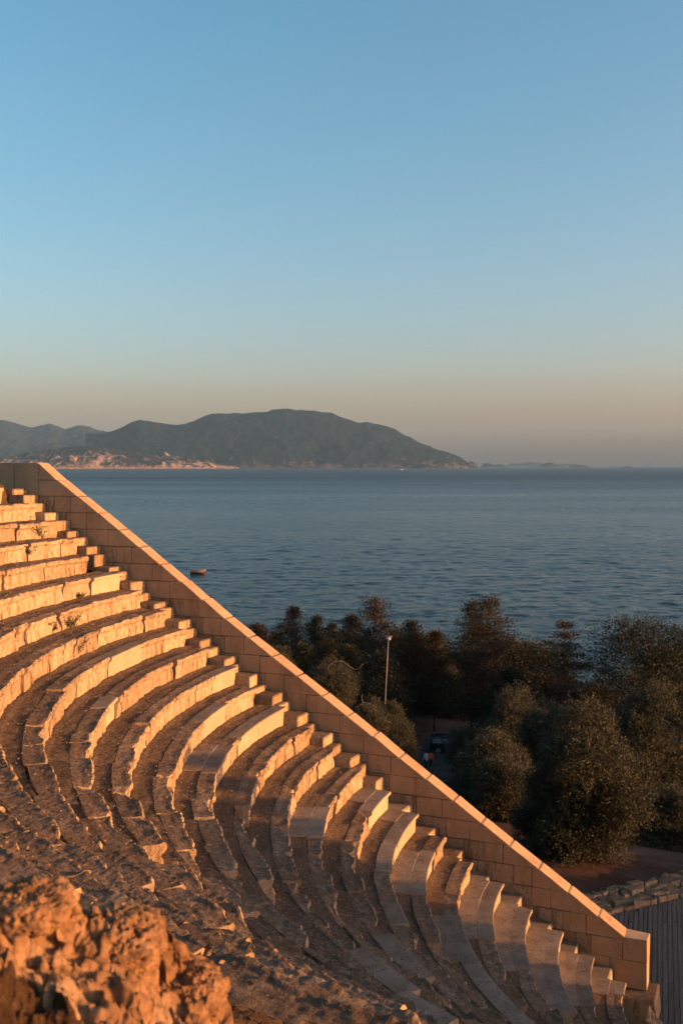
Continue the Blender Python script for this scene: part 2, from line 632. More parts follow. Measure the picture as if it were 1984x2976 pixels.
def seat_block(row, r, z, t0, t1, step, new, wear, parent, seed):
    n = max(2, int(math.radians(t1 - t0) * r / step) + 1)
    th = np.radians(np.linspace(t0, t1, n))
    pr = profile(step, new)
    a, b = pr[:, 0].copy(), pr[:, 1].copy()
    N = np.gradient(pr, axis=0)
    nrm = np.stack([-N[:, 1], N[:, 0]], -1)
    nrm /= np.linalg.norm(nrm, axis=1)[:, None] + 1e-9      # points away from the stone
    rnd = random.Random(seed)
    ro, zo = (rnd.uniform(-.012, .012), rnd.uniform(-.006, .006)) if new else (rnd.uniform(-.035, .04), rnd.uniform(-.022, .014))
    tilt = 0 if new else rnd.uniform(-.02, .02)
    A = np.repeat(a[None], n, 0) + ro
    B = np.repeat(b[None], n, 0) + zo
    S = th[:, None] * r * np.ones_like(A)
    base = np.stack([(r + A) * np.cos(th)[:, None], (r + A) * np.sin(th)[:, None], z + B], -1)
    if not new:
        sp = np.stack([S[:, 0] * 1.15, np.full(n, row * 3.7), np.zeros(n)], -1)
        e1 = np.clip(fbm(sp, 3, 3) * .8 + (wear - .5) * 1.1, 0, 1.1)
        e2 = np.clip(fbm(sp * 4.2, 3, 9) * .6, 0, 1)
        er = e1 * .17 * (0.3 + wear) + e2 * .05
        # blocks that broke off at one end
        u = np.linspace(0, 1, n)
        if rnd.random() < .25 + .5 * wear:
            side = rnd.random() < .5
            er = er + rnd.uniform(.04, .15) * (.3 + wear) * sstep(.72, 1.0, u if side else 1 - u)
        wl = sstep(-.36, -.10, b)[None] * np.clip(1 - a / .335, 0, 1)[None]
        A = A + er[:, None] * wl
        wt = (np.clip(1 - a / .26, 0, 1) * sstep(-.14, -.02, b))[None]
        B = B - er[:, None] * .42 * wt
        B = B + tilt * (u[:, None] - .5) * 1.0
        amp = .7 + .6 * wear
        d = fbm(base * 2.1, 3, 21) * .026 * amp + fbm(base * 8.5, 3, 31) * .015 * amp
        if step < .035:
            d = d + fbm(base * 22, 2, 41) * .007 * amp
        cr = np.stack([S * 4.6, np.full_like(S, row * 5.1), B * 1.3], -1)
        crack = np.clip(.28 - np.abs(fbm(cr, 2, 51)), 0, .28) / .28
        d = d - crack ** 2 * .030 * sstep(-.02, -.08, b)[None] * amp
    else:
        d = fbm(base * 3, 2, 61) * .006
    if not new:
        d = d * (1 - .62 * sstep(-.03, -.004, b) * sstep(.03, .08, a))[None]
    A = A + d * nrm[:, 0][None]
    B = B + d * nrm[:, 1][None]
    # pull the two ends in a touch so the joints read
    gap = (.004 if new else rnd.choice([.008, .012, .016, .028])) / r
    th2 = th.copy()
    th2[0] += gap
    th2[-1] -= gap
    if not new:
        Tn = fbm(np.stack([B[0] * 6, A[0] * 6, np.full(len(a), seed * 1.7)], -1), 2, 71) * .02 / r
    else:
        Tn = np.zeros(len(a))
    TH = th2[:, None] + np.zeros_like(A)
    TH[0] += np.clip(Tn, 0, 1)
    TH[-1] -= np.clip(-Tn, 0, 1)
    P = np.stack([(r + A) * np.cos(TH), (r + A) * np.sin(TH), z + B], -1)
    np_ = len(a)
    V = P.reshape(-1, 3)
    idx = np.arange(n * np_).reshape(n, np_)
    q = np.stack([idx[:-1, :-1], idx[:-1, 1:], idx[1:, 1:], idx[1:, :-1]], -1).reshape(-1, 4)
    F = q.tolist()
    # end faces
    for e, row_i in ((0, idx[0]), (n - 1, idx[-1])):
        tt = TH[e].mean()
        c = np.array([(r + .22) * math.cos(tt), (r + .22) * math.sin(tt), z - .25])
        f0 = np.array([(r + .34) * math.cos(tt), (r + .34) * math.sin(tt), z - .50])
        ci, fi = len(V), len(V) + 1
        V = np.concatenate([V, [c, f0]])
        loop = list(row_i) + [fi]
        for j in range(len(loop)):
            x, y = loop[j], loop[(j + 1) % len(loop)]
            F.append((x, ci, y) if e == 0 else (y, ci, x))
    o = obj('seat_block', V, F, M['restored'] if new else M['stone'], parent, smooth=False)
    if new:
        me = o.data
        sh = np.ones(len(me.polygons), bool)
        me.polygons.foreach_set('use_smooth', np.zeros(len(me.polygons), bool))
        o['label'] = 'smooth pale newly cut seat block'
    return o


def footwell(r, z, t0, t1, step, mat, parent, amp, name='footwell', dz=0.0):
    n = max(2, int(math.radians(t1 - t0) * r / step) + 1)
    m = max(3, int(.45 / step) + 1)
    th = np.radians(np.linspace(t0, t1, n))
    a = np.linspace(.33, .80, m)
    A = np.repeat(a[None], n, 0)
    P = np.stack([(r + A) * np.cos(th)[:, None], (r + A) * np.sin(th)[:, None], np.full_like(A, z - .022 + dz)], -1)
    P[..., 2] += fbm(P * 1.7, 3, 81) * .016 * amp + fbm(P * 8, 3, 91) * .008 * amp
    if step < .04:
        P[..., 2] += fbm(P * 26, 2, 95) * .004 * amp
    P[..., 2] += amp * .02 * sstep(.62, .70, a)[None]
    if dz > 0:
        idx = np.arange(n * m).reshape(n, m)
        q = np.stack([idx[:-1, :-1], idx[1:, :-1], idx[1:, 1:], idx[:-1, 1:]], -1).reshape(-1, 4)
        V = np.concatenate([P.reshape(-1, 3), P.reshape(-1, 3) - [0, 0, .08]])
        F = q[:, ::-1].tolist()
        k = n * m
        ring = list(idx[0]) + list(idx[1:, -1]) + list(idx[-1, ::-1][1:]) + list(idx[::-1, 0][1:-1])
        F += [(ring[i], ring[(i + 1) % len(ring)], ring[(i + 1) % len(ring)] + k, ring[i] + k) for i in range(len(ring))]
        return obj(name, V, F, mat, parent, smooth=False)
    idx = np.arange(n * m).reshape(n, m)
    q = np.stack([idx[:-1, :-1], idx[:-1, 1:], idx[1:, 1:], idx[1:, :-1]], -1).reshape(-1, 4)
    return obj(name, P.reshape(-1, 3), q, mat, parent)


GAP0, GAP1 = 241.0, 300.0       # the upper four rows have broken away below the viewer


def tread_z(k):
    return HR * (26 - k)


for k in range(1, NROW + 1):
    i = 26 - k
    r, z = R0 + DR * i, HR * i
    lab = {1: 'topmost curved stone seat row of the theatre', 25: 'lowest curved stone seat row of the theatre'}.get(
        k, ORD[k - 1] + ' curved stone seat row counted from the top')
    if k in NOTE:
        lab += ', ' + NOTE[k]
    R = empty('seat_row', (-r, 0, z), lab, 'seat row', 'curved stone seat rows of the theatre')
    rnd = random.Random(100 + k)
    t = 180.0 + (0 if RESTORED.get(k, [(200, 0)])[0][0] < 181.5 else rnd.choice([0, 0, .35, .8, 1.3, -.3]))
    seg = []                                   # (t0, t1, new)
    cuts = sorted(RESTORED.get(k, []))
    rnd = random.Random(100 + k)
    while t < 359.9:
        new, t1 = False, None
        for (c0, c1) in cuts:
            if c0 - .3 <= t < c1 - .3:
                new, t1 = True, c1
                break
        if not new:
            L = math.degrees(rnd.choice([.6, .9, 1.2, 1.5, 2.0]) * rnd.uniform(.8, 1.2) / r)
            t1 = t + L
            for (c0, c1) in cuts:
                if t < c0 < t1 + .8:
                    t1 = c0
        else:
            L = math.degrees(rnd.uniform(1.5, 2.3) / r)
            if t1 - t > L * 1.4:
                t1 = t + L
        seg.append((t, min(t1, 360.0), new))
        t = t1
    coarse = []
    vis_end = 180.0
    for (t0, t1, new) in seg:
        tm = math.radians((t0 + t1) / 2)
        pos = np.array([r * math.cos(tm), r * math.sin(tm), z])
        gap = k <= 4 and GAP0 < (t0 + t1) / 2 < GAP1
        if gap:
            continue
        vis = any(in_view([r * math.cos(math.radians(q)), r * math.sin(math.radians(q)), z - dz]) for q in (t0, t1) for dz in (0, .45))
        if not vis:
            if coarse and abs(coarse[-1][1] - t0) < 1e-6 and coarse[-1][1] - coarse[-1][0] < math.degrees(3.0 / r):
                coarse[-1][1] = t1
            else:
                coarse.append([t0, t1])
            continue
        vis_end = max(vis_end, t1)
        dist = np.linalg.norm(pos - CAM)
        step = float(np.clip(dist * .0017, .016, .045))
        wear = float(np.clip(.30 + .55 * sstep(203, 230, (t0 + t1) / 2) * sstep(9, 15, k) + .25 * rnd.random() - .1 * (k < 6), 0, 1))
        sunk = (not new) and (t0 + t1) / 2 > 206 and k >= 10 and rnd.random() < .13
        seat_block(k, r + .10 * sunk, z - rnd.uniform(.08, .2) * sunk, t0, t1, step, new, 1.0 if sunk else wear, R, k * 1000 + int(t0 * 10))
    for (t0, t1) in coarse:
        seat_block(k, r, z, t0, t1, .25, False, .2, R, k * 1000 + int(t0 * 10))
    # trodden strip behind the seat stones
    spans = [(180.0, vis_end + .5, float(np.clip(8 + .9 * k, 12, 30)) * .0019)]
    if k == 1:
        spans[0] = (180.0, 190.0, .045)
    for (t0, t1, st) in spans:
        if t1 - t0 > 1:
            footwell(r, z, t0, t1, max(.02, st), M['dirt'], R, 1.0)
    tail = max(vis_end + .5, GAP1 if k <= 4 else 0)
    if k <= 4 and vis_end < GAP0:
        footwell(r, z, vis_end + .5, GAP0, .25, M['dirt'], R, .3)
    footwell(r, z, tail, 360, .3, M['dirt'], R, .3)
    if k in FOOT_RESTORED:
        c0, c1 = FOOT_RESTORED[k]
        o = footwell(r, z, c0, c1, .04, M['restored'], R, .10, 'foot_slab', .026)
        o['label'] = 'smooth pale foot slab'

# ------------------------------------------------------------------ stairs and side wall
stair = empty('stairway', (-R0, .33, 0), 'narrow stone stairway climbing between the seat row ends and the side wall', 'stairway')
rnd = random.Random(5)
for i in range(0, 26):
    z, r = HR * i, R0 + DR * i
    for half in (0, 1):
        if i == 0 and half == 0:
            continue
        zz = z if not half else z + HR / 2
        xf = -(r + (.12 if i >= 10 else .36)) if not half else -(r + DR * .5 + .0)
        if half and (i == 25 or i < 9):
            continue
        m = MB()
        j = rnd.uniform(-.09, .03)
        if rnd.random() < .35:
            zz -= rnd.uniform(.02, .09)
        x1, zt = xf + j, zz + rnd.uniform(-.025, .008)
        a, b_ = rnd.uniform(-.05, .03), rnd.uniform(-.05, .03)
        m.hexa([(xf - .62, .012, zz - .42), (x1 + a, .014, zz - .42), (x1 + b_, WALL_Y0 - .014, zz - .42), (xf - .62, WALL_Y0 - .014, zz - .42),
                (xf - .62, .014, zt), (x1 + a - rnd.uniform(0, .03), .02 + rnd.uniform(0, .05), zt - rnd.uniform(0, .03)), (x1 + b_ - rnd.uniform(0, .02), WALL_Y0 - .016, zt - rnd.uniform(0, .025)), (xf - .62, WALL_Y0 - .014, zt)], rnd.uniform(.015, .035))
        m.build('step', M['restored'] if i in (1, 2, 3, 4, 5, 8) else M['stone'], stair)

SLOPE = HR / DR


def wtop(x):
    return (-x - R0) * SLOPE + .62 + .13 * float(sstep(15, 20, -x))


def wcross(z):
    lo, hi = -24.0, -4.0
    for _ in range(50):
        mid = (lo + hi) / 2
        if wtop(mid) > z:
            lo = mid
        else:
            hi = mid
    return lo


def wall(side, name, label):
    W = empty(name, (side * -R0, (WALL_Y0 + WALL_Y1) / 2, 0), label, 'wall')
    jr = np.random.default_rng(8)
    s = 1 if side > 0 else -1                 # -1 mirrors to the far arm

    def bx(m, corners, bev=.010, jit=.006):
        c = np.array(corners, float) + jr.uniform(-jit, jit, (8, 3))
        if s < 0:
            c[:, 0] *= -1
            c = c[[1, 0, 3, 2, 5, 4, 7, 6]]
        m.hexa(c, bev)
    rn = random.Random(33)
    g = .004
    for i in range(0, 26):
        z0, z1 = HR * i + .18, HR * (i + 1) + .18
        if i == 25:
            z1 = 11.655
        if i == 0:
            z0 = 0.0
        xe0, xe1 = wcross(z0), wcross(z1)      # slope crossing at bottom and top
        xs = -(R0 + DR * (i + 2)) - .7        # hidden behind the steps
        course, worn = MB(), MB()
        if i == 0:
            xr = -4.97
        # sloped stone closing the course
        if i == 1:
            xr = -5.502
        if i > 1:
            L = rn.uniform(.15, .45)
            if i >= 24:
                L = xe1 + 21.33 if i == 24 else .02
                xe1 = max(xe1, -21.31)
                xs = -21.3
            y0 = WALL_Y0 + rn.uniform(-.006, .006)
            cap = MB()
            dz = rn.uniform(-.018, .012)
            bx(cap, [(xe1 - L + g, y0, z0 + g), (xe0 - .035, y0, z0 + g), (xe0 - .035, WALL_Y1, z0 + g), (xe1 - L + g, WALL_Y1, z0 + g),
                     (xe1 - L + g, y0, z1 + dz), (xe1 - .0, y0, z1 + dz), (xe1 - .0, WALL_Y1, z1 + dz + rn.uniform(-.012, .012)), (xe1 - L + g, WALL_Y1, z1 + dz)], .012)
            cap.build('coping_block', M['ashlar'], W)
            xr = xe1 - L
        x = xr
        first = True
        while x > xs:
            L = rn.uniform(.42, .72)
            if i == 0 and first:
                L = .8
            x0 = max(x - L, xs - .2)
            y0 = WALL_Y0 + rn.uniform(-.008, .008)
            tgt = worn if x0 < xs + 1.0 and i > 0 else course
            bx(tgt, [(x0 + g, y0, z0 + g), (x - g, y0, z0 + g), (x - g, WALL_Y1, z0 + g), (x0 + g, WALL_Y1, z0 + g),
                        (x0 + g, y0, z1 - g), (x - g, y0, z1 - g), (x - g, WALL_Y1, z1 - g), (x0 + g, WALL_Y1, z1 - g)], .009)
            x = x0
            first = False
        if worn.n:
            o = worn.build('wall_course', M['stone'], W)
            o['label'] = 'older stained course of the wall beside the steps'
        if course.n:
            course.build('wall_course', M['ashlar'], W)
    # mortar bed inside the joints
    core = MB()
    xs = np.concatenate([[-22.95, -21.40], np.linspace(-21.0, -5.9, 24), [-5.05]])
    zt = np.array([11.55, 11.40] + [wtop(x) - .08 for x in np.linspace(-21.0, -5.9, 24)] + [.55])
    pts = []
    for x, zz in zip(xs, zt):
        pts.append([(s * x, WALL_Y0 + .022, -.6), (s * x, WALL_Y1 - .022, -.6), (s * x, WALL_Y1 - .022, zz), (s * x, WALL_Y0 + .022, zz)])
    F = []
    for a in range(len(xs) - 1):
        for b in range(4):
            c = (b + 1) % 4
            F.append((a * 4 + b, a * 4 + c, a * 4 + 4 + c, a * 4 + 4 + b))
    e = 4 * (len(xs) - 1)
    F += [(0, 1, 2, 3), (e + 3, e + 2, e + 1, e)]
    core.add(np.array(pts).reshape(-1, 3), F)
    core.build('wall_core', M['dirt'], W)
    # end post with its level top, and its footing
    post = MB()
    bx(post, [(-5.50, WALL_Y0, .63), (-4.97, WALL_Y0, .63), (-4.97, WALL_Y1, .63), (-5.50, WALL_Y1, .63),
              (-5.50, WALL_Y0, 1.14), (-4.97, WALL_Y0, 1.14), (-4.97, WALL_Y1, 1.12), (-5.50, WALL_Y1, 1.14)], .014)
    post.build('end_post', M['ashlar'], W)
    base = MB()
    bx(base, [(-6.0, .28, -.62), (-4.72, .28, -.62), (-4.72, 1.2, -.62), (-6.0, 1.2, -.62),
              (-6.0, .30, -.02), (-4.76, .30, -.02), (-4.76, 1.18, -.02), (-6.0, 1.18, -.02)], .03)
    base.build('footing', M['stone'], W)
    # tall upright slabs under the level top
    for (xa, xb, za, zb) in ((-22.15, -21.335, 10.75, 11.655), (-23.0, -22.16, 10.7, 11.66)):
        sl = MB()
        bx(sl, [(xa + g, WALL_Y0 - .004, za), (xb - g, WALL_Y0 - .004, za), (xb - g, WALL_Y1, za), (xa + g, WALL_Y1, za),
                (xa + g, WALL_Y0 - .004, zb), (xb - g, WALL_Y0 - .004, zb), (xb - g, WALL_Y1, zb), (xa + g, WALL_Y1, zb)], .012)
        sl.build('upright_slab', M['ashlar'], W)
    return W


wall(1, 'side_wall', 'sloping ashlar stone wall with pale coping closing the seat rows beside the sea')
wall(-1, 'side_wall', 'matching sloping ashlar wall on the far arm of the theatre')

# ------------------------------------------------------------------ ground
def ground_z(x, y):
    x, y = np.asarray(x, float), np.asarray(y, float)
    v = y + .12 * x
    z = -1.4 - 13.6 * sstep(9, 46, v) - 12.5 * sstep(96, 132, v)
    hill = np.clip(-x - 6, 0, 40) * .5 * (1 - sstep(1.5, 13, y))
    z = z + hill
    k = sstep(17, 38, x) * (1 - sstep(100, 135, v))  # unseen rise on the right, added to shade the deck and trees
    z = z * (1 - k) + (6.8 - 3.4 * sstep(15, 21, y) - 3.4 * sstep(22, 52, y)) * k
    P = np.stack([x * .08, y * .08, x * 0], -1)
    return z + fbm(P, 3, 5) * (.08 + .6 * sstep(14, 40, v))


def sheet(xs, ys, fz):
    X, Y = np.meshgrid(xs, ys, indexing='ij')
    P = np.stack([X, Y, fz(X, Y)], -1)
    a, b = P.shape[:2]
    idx = np.arange(a * b).reshape(a, b)
    q = np.stack([idx[:-1, :-1], idx[1:, :-1], idx[1:, 1:], idx[:-1, 1:]], -1).reshape(-1, 4)
    return P.reshape(-1, 3), q


ysx = np.concatenate([np.arange(1.0, 30, .5), np.arange(30, 160, 1.5)])
V, F = sheet(np.concatenate([np.arange(-90, -30, 3.), np.arange(-30, 15, .6), np.arange(15, 130, 3.)]), ysx, ground_z)
tag(obj('ground', V, F, M['earth']), kind='structure')
# orchestra floor inside the bowl
m = MB()
m.lathe((0, 0, 0), [(7.5, -1.5), (7.4, -1.32)], 40)
tag(m.build('orchestra_floor', M['dirt']), kind='structure')


LEDGE = at_dist(170, 2850, 1.45)


def rim_z(r, th):
    """ground behind and under the broken top rows"""
    z = (r - R0) * SLOPE - .30
    lim = 11.02 + .25 * sstep(23.2, 26, r)
    z = np.minimum(z, lim)
    x, y = r * np.cos(np.radians(th)), r * np.sin(np.radians(th))
    z = z - .45 * (1 - sstep(.75, 1.15, np.hypot(x - LEDGE[0], y - LEDGE[1])))      # the bedrock ledge stands here
    hid = 1 - sstep(GAP0 - 2, GAP0 + 1.5, th) * (1 - sstep(GAP1 - 1, GAP1 + 2, th))
    return z - hid * .55 * (1 - sstep(21.6, 22.0, r))


def polar_sheet(rs, ths, extra):
    Rr, T = np.meshgrid(rs, np.radians(ths), indexing='ij')
    Z = rim_z(Rr, np.degrees(T))
    P = np.stack([Rr * np.cos(T), Rr * np.sin(T), Z], -1)
    P[..., 2] += extra(P)
    a, b = P.shape[:2]
    idx = np.arange(a * b).reshape(a, b)
    q = np.stack([idx[:-1, :-1], idx[1:, :-1], idx[1:, 1:], idx[:-1, 1:]], -1).reshape(-1, 4)
    return P.reshape(-1, 3), q


rs = np.concatenate([np.arange(19.0, 20.4, .035), np.arange(20.4, 22.6, .014), np.arange(22.6, 23.2, .05), np.arange(23.2, 30, .4), np.arange(30, 60, 4)])
ths = np.concatenate([np.arange(180, 240, 1.5), np.arange(240, 252, .15), np.arange(252, 256, .08), np.arange(256, 264, .035), np.arange(264, 268, .08), np.arange(268, 300, .5), np.arange(300, 361, 2)])
V, F = polar_sheet(rs, ths, lambda P: fbm(P * 1.3, 3, 101) * .07 + fbm(P * 5, 3, 103) * .035 + fbm(P * 19, 3, 105) * .016)
tag(obj('hillside', V, F, M['gravel']), kind='structure')

# ------------------------------------------------------------------ sea and far land
def wave_z(x, y):
    r = np.hypot(x, y)
    u, v = x * ca - y * sa, x * sa + y * ca          # along and across the crests
    z = 0
    for lam, amp, far, sd in ((2.1, .13, 420, 5), (3.4, .17, 700, 1), (6.0, .16, 1200, 2), (14.0, .10, 1900, 3)):
        q = np.stack([u / lam / 1.5, v / lam, np.full_like(u, sd * 9.1)], -1)
        z = z + amp * fbm(q, 2, 600 + sd) * (1 - sstep(far * .55, far, r))
    return z


hd = np.radians(np.concatenate([np.arange(-180, -56, 8.0), np.arange(-56, 6, .11), np.arange(6, 180, 8.0)]))
rs = [110.0]
while rs[-1] < 20000:
    rs.append(rs[-1] * (1.0027 if rs[-1] < 1500 else 1.03))
rs = np.array([0.5, 40.0] + rs)
RR, HD = np.meshgrid(rs, hd, indexing='ij')
X, Y = RR * np.sin(HD), RR * np.cos(HD)
fine = (HD > math.radians(-57)) & (HD < math.radians(7)) & (RR > 100)
Z = np.where(fine, SEA + wave_z(X, Y), SEA)
idx = np.arange(RR.size).reshape(RR.shape)
nx = np.roll(idx, -1, 1)
q = np.stack([idx[:-1], idx[1:], nx[1:], nx[:-1]], -1).reshape(-1, 4)[:, ::-1]
tag(obj('sea', np.stack([X, Y, Z], -1).reshape(-1, 3), q, M['sea'], smooth=True), kind='structure')


def hills(name, outline, Dr, Ds, mat, base=None, rough=1.0, seed=0, nt=46, cliff=0.0, px=2.0, back=.35):
    """land between a shoreline at distance Ds and a ridge at Dr; outline = ridge in survey coordinates"""
    ox, oy = np.array([p[0] for p in outline], float), np.array([p[1] for p in outline], float)
    xs = np.arange(ox[0], ox[-1] + .1, px)
    ys = np.interp(xs, ox, oy)
    t = np.concatenate([np.linspace(0, 1, nt), 1 + np.linspace(.08, 1, 9)])
    P = np.zeros((len(xs), len(t), 3))
    for i, (x, y) in enumerate(zip(xs, ys)):
        e = min(1, max(0.0, min(x - xs[0], xs[-1] - x) / 60))
        ridge = at_dist(x, y, Dr)
        rr = ray(x, 1350)
        u = np.array([rr[0], rr[1]]) / math.hypot(rr[0], rr[1])
        H = max(ridge[2] - SEA, 1.0)
        ds = Ds if base is None else np.interp(x, [p[0] for p in base], [p[1] for p in base])
        D = np.where(t <= 1, ds + (Dr - ds) * t, Dr + (t - 1) * (Dr - Ds) * back * 2)
        hf = np.where(t <= 1, 1 - (1 - np.clip(t, 0, 1)) ** 1.45, np.clip(1 - (t - 1) ** 1.2, 0, 1))
        hf = hf * (1 - cliff) + cliff * np.where(t <= 1, sstep(0.0, .16, t) * .35 + .65 * hf, hf)
        P[i, :, 0] = CAM[0] + u[0] * D
        P[i, :, 1] = CAM[1] + u[1] * D
        P[i, :, 2] = SEA - 3 + (H + 3) * hf
    q = P / 1000.0
    q[..., 2] = 0
    w = np.where(t <= 1, sstep(0, .12, t) * (1 - .75 * sstep(.8, 1.0, t)), .6)[None]
    P[..., 2] += w * rough * (fbm(q * 2.4, 4, seed + 1) * 34 - np.abs(fbm(q * 4.2, 4, seed + 3)) * 62 + fbm(q * 17, 3, seed + 7) * 14)
    a, b = P.shape[:2]
    idx = np.arange(a * b).reshape(a, b)
    Q = np.stack([idx[:-1, :-1], idx[1:, :-1], idx[1:, 1:], idx[:-1, 1:]], -1).reshape(-1, 4)
    o = obj(name, P.reshape(-1, 3), Q, mat)
    return tag(o, kind='structure')


def r3p(L):
    return [(x / 2.24, 1150 + y / 2.24) for x, y in L]


def r4p(L):
    return [(600 + x / 1.133, 1150 + y / 1.133) for x, y in L]


main = r3p([(560, 240), (660, 238), (740, 222), (830, 190), (890, 165), (920, 160), (980, 170), (1050, 178), (1100, 185), (1200, 180),
            (1260, 160), (1320, 135)]) + r4p([(20, 57), (60, 55), (110, 55), (200, 52), (230, 46), (265, 41), (300, 47), (350, 47), (410, 55), (460, 70),
            (500, 85), (530, 83), (570, 92), (620, 108), (660, 130), (730, 162), (790, 190), (840, 212), (872, 232), (890, 243)])
hills('headland', main, 10600, 8900, M['hill'], rough=1.0, seed=200)
back = r3p([(-200, 140), (-80, 165), (0, 158), (30, 155), (70, 163), (130, 185), (200, 205), (250, 198), (320, 180), (350, 185), (430, 218),
            (500, 195), (540, 192), (590, 205), (640, 222), (700, 235), (780, 250), (900, 290), (1000, 350)])
hills('far_hills', back, 14500, 12000, M['far'], rough=1.0, seed=300)
spur = r3p([(-200, 450), (-60, 420), (60, 395), (200, 360), (330, 340), (430, 325), (520, 326), (600, 330), (700, 335), (790, 352), (880, 362),
            (960, 380), (1060, 372), (1130, 392), (1200, 405), (1300, 420), (1400, 440), (1500, 455), (1560, 468)])
hills('rocky_spur', spur, 8850, 8300, M['spur'], rough=.75, seed=400, cliff=.75, nt=60, px=1.5)
islets = [([(850, 236), (858, 224), (868, 216), (880, 218), (892, 228), (903, 238)], 11800), ([(898, 238), (910, 226), (922, 221), (938, 225), (950, 228), (965, 224), (980, 229), (995, 237)], 12600),
          ([(985, 232), (1000, 222), (1030, 224), (1060, 219), (1090, 221), (1130, 226), (1180, 224), (1215, 224), (1225, 233)], 16500),
          ([(1086, 238), (1100, 228), (1118, 221), (1135, 220), (1150, 226), (1175, 233), (1190, 239)], 13200),
          ([(1180, 239), (1200, 231), (1225, 227), (1250, 230), (1275, 241)], 12400), ([(1340, 242), (1360, 236), (1390, 231), (1405, 236), (1415, 243)], 11600)]
for q, (L, D) in enumerate(islets):
    hills('islet', r4p(L), D + 250, D, M['far'], rough=.12, seed=500 + q * 9, nt=10, px=1.5, back=.5)

# ------------------------------------------------------------------ deck and its stone edging
DZ = -1.0
EA, EB = at_z(1752, 2652, DZ + .1), at_z(1984, 2598, DZ + .1)
ed = (EB - EA)[:2] / np.linalg.norm((EB - EA)[:2])
en = np.array([-ed[1], ed[0]])
tdir = np.array([-math.sin(math.radians(5.5)), math.cos(math.radians(5.5))])
wdir = np.array([tdir[1], -tdir[0]])
m = MB()
rnd = random.Random(9)
for q in range(-52, 150):
    c = wdir * (q * .128)
    # far end: the edging line
    den = tdir @ en
    s1 = ((EA[:2] - c) @ en) / den - .02
    x0 = c[0]
    if x0 < -4.62 or x0 > 4.62:
        s0 = 1.3
        if x0 > 4.62:
            s0 = 1.3
    else:
        s0 = -math.sqrt(max(4.45 ** 2 - x0 * x0, 0))
    h = .057
    cuts = [s0]
    while cuts[-1] < s1 - .2:
        cuts.append(min(s1, cuts[-1] + rnd.choice([2.4, 3.2, 4.0, 4.8])))
    for a, b in zip(cuts[:-1], cuts[1:]):
        if b - a < .3:
            continue
        zj = rnd.uniform(-.004, .004)
        hw = h + rnd.uniform(-.003, .002)
        p = [c + tdir * (a + .003) - wdir * hw, c + tdir * (a + .003) + wdir * hw, c + tdir * (b - .003) + wdir * hw, c + tdir * (b - .003) - wdir * hw]
        m.hexa([(*u, DZ - .035 + zj) for u in p] + [(*u, DZ + zj) for u in p], .004)
tag(m.build('wooden_deck', M['deck'], loc=(0, 4, DZ)), 'weathered grey plank deck laid below the end of the stone side wall', 'deck')
m = MB()
for lane in range(4):
    u = -6.0 - lane * .21
    while u < 22:
        L = rnd.uniform(.30, .62)
        p = EA[:2] + ed * u + en * (.06 + lane * .30)
        h = .06 + .03 * lane + rnd.uniform(-.03, .05)
        c = [p, p + ed * (L - .03), p + ed * (L - .03 + rnd.uniform(-.08, .08)) + en * .27, p + ed * rnd.uniform(-.06, .06) + en * .27]
        c = [v + np.array([rnd.uniform(-.10, .10), rnd.uniform(-.08, .08)]) for v in c]
        rz = [rnd.uniform(-.07, .07) for _ in range(4)]
        m.hexa([(*v, DZ - .35) for v in c] + [(v[0], v[1], DZ + h + r_) for v, r_ in zip(c, rz)], rnd.uniform(.012, .03))
        u += L
EDG = tag(m.build('stone_edging', M['stone'], loc=(EA[0], EA[1], DZ)), 'low edging of rough flat stones between the plank deck and the bare earth', 'edging')

# rough stones under the lowest row
K = empty('foundation_course', (-R0, 0, -.5), 'rough broken foundation stones under the lowest seat row', 'foundation')
t = 178.0
n0 = len(bpy.data.objects)
while t < 300:
    L = rnd.uniform(5, 10)
    for (rr, zz) in ((R0 - .10, -.02), (R0 - .22, -.50)):
        o = seat_block(26, rr + rnd.uniform(-.06, .06), zz + rnd.uniform(-.06, .02), t, t + L, .03 if t < 235 else .2, False, 1.0, K, int(t * 10))
        o.name = 'foundation_stone'
    t += L

# ------------------------------------------------------------------ plants
def unit(v):
    return v / (np.linalg.norm(v, axis=-1, keepdims=True) + 1e-9)


def leaves(C, Dv, L, Wd):
    n = len(C)
    Dv = unit(Dv)
    side = unit(np.cross(Dv, RNG.normal(size=(n, 3))))
    L = np.broadcast_to(np.asarray(L, float), (n,))[:, None]
    Wd = np.broadcast_to(np.asarray(Wd, float), (n,))[:, None]
    V = np.stack([C, C + Dv * L * .5 + side * Wd * .5, C + Dv * L, C + Dv * L * .5 - side * Wd * .5], 1).reshape(-1, 3)
    F = np.arange(4 * n).reshape(n, 4)
    return V, F


def dry_ground(px, py, D0=15.0):
    r = ray(px, py)
    r = r / math.hypot(r[0], r[1])
    D = D0
    while D < 400:
        p = CAM + r * D
        if p[2] < float(ground_z(p[0], p[1])):
            return p
        D += .1
    return p


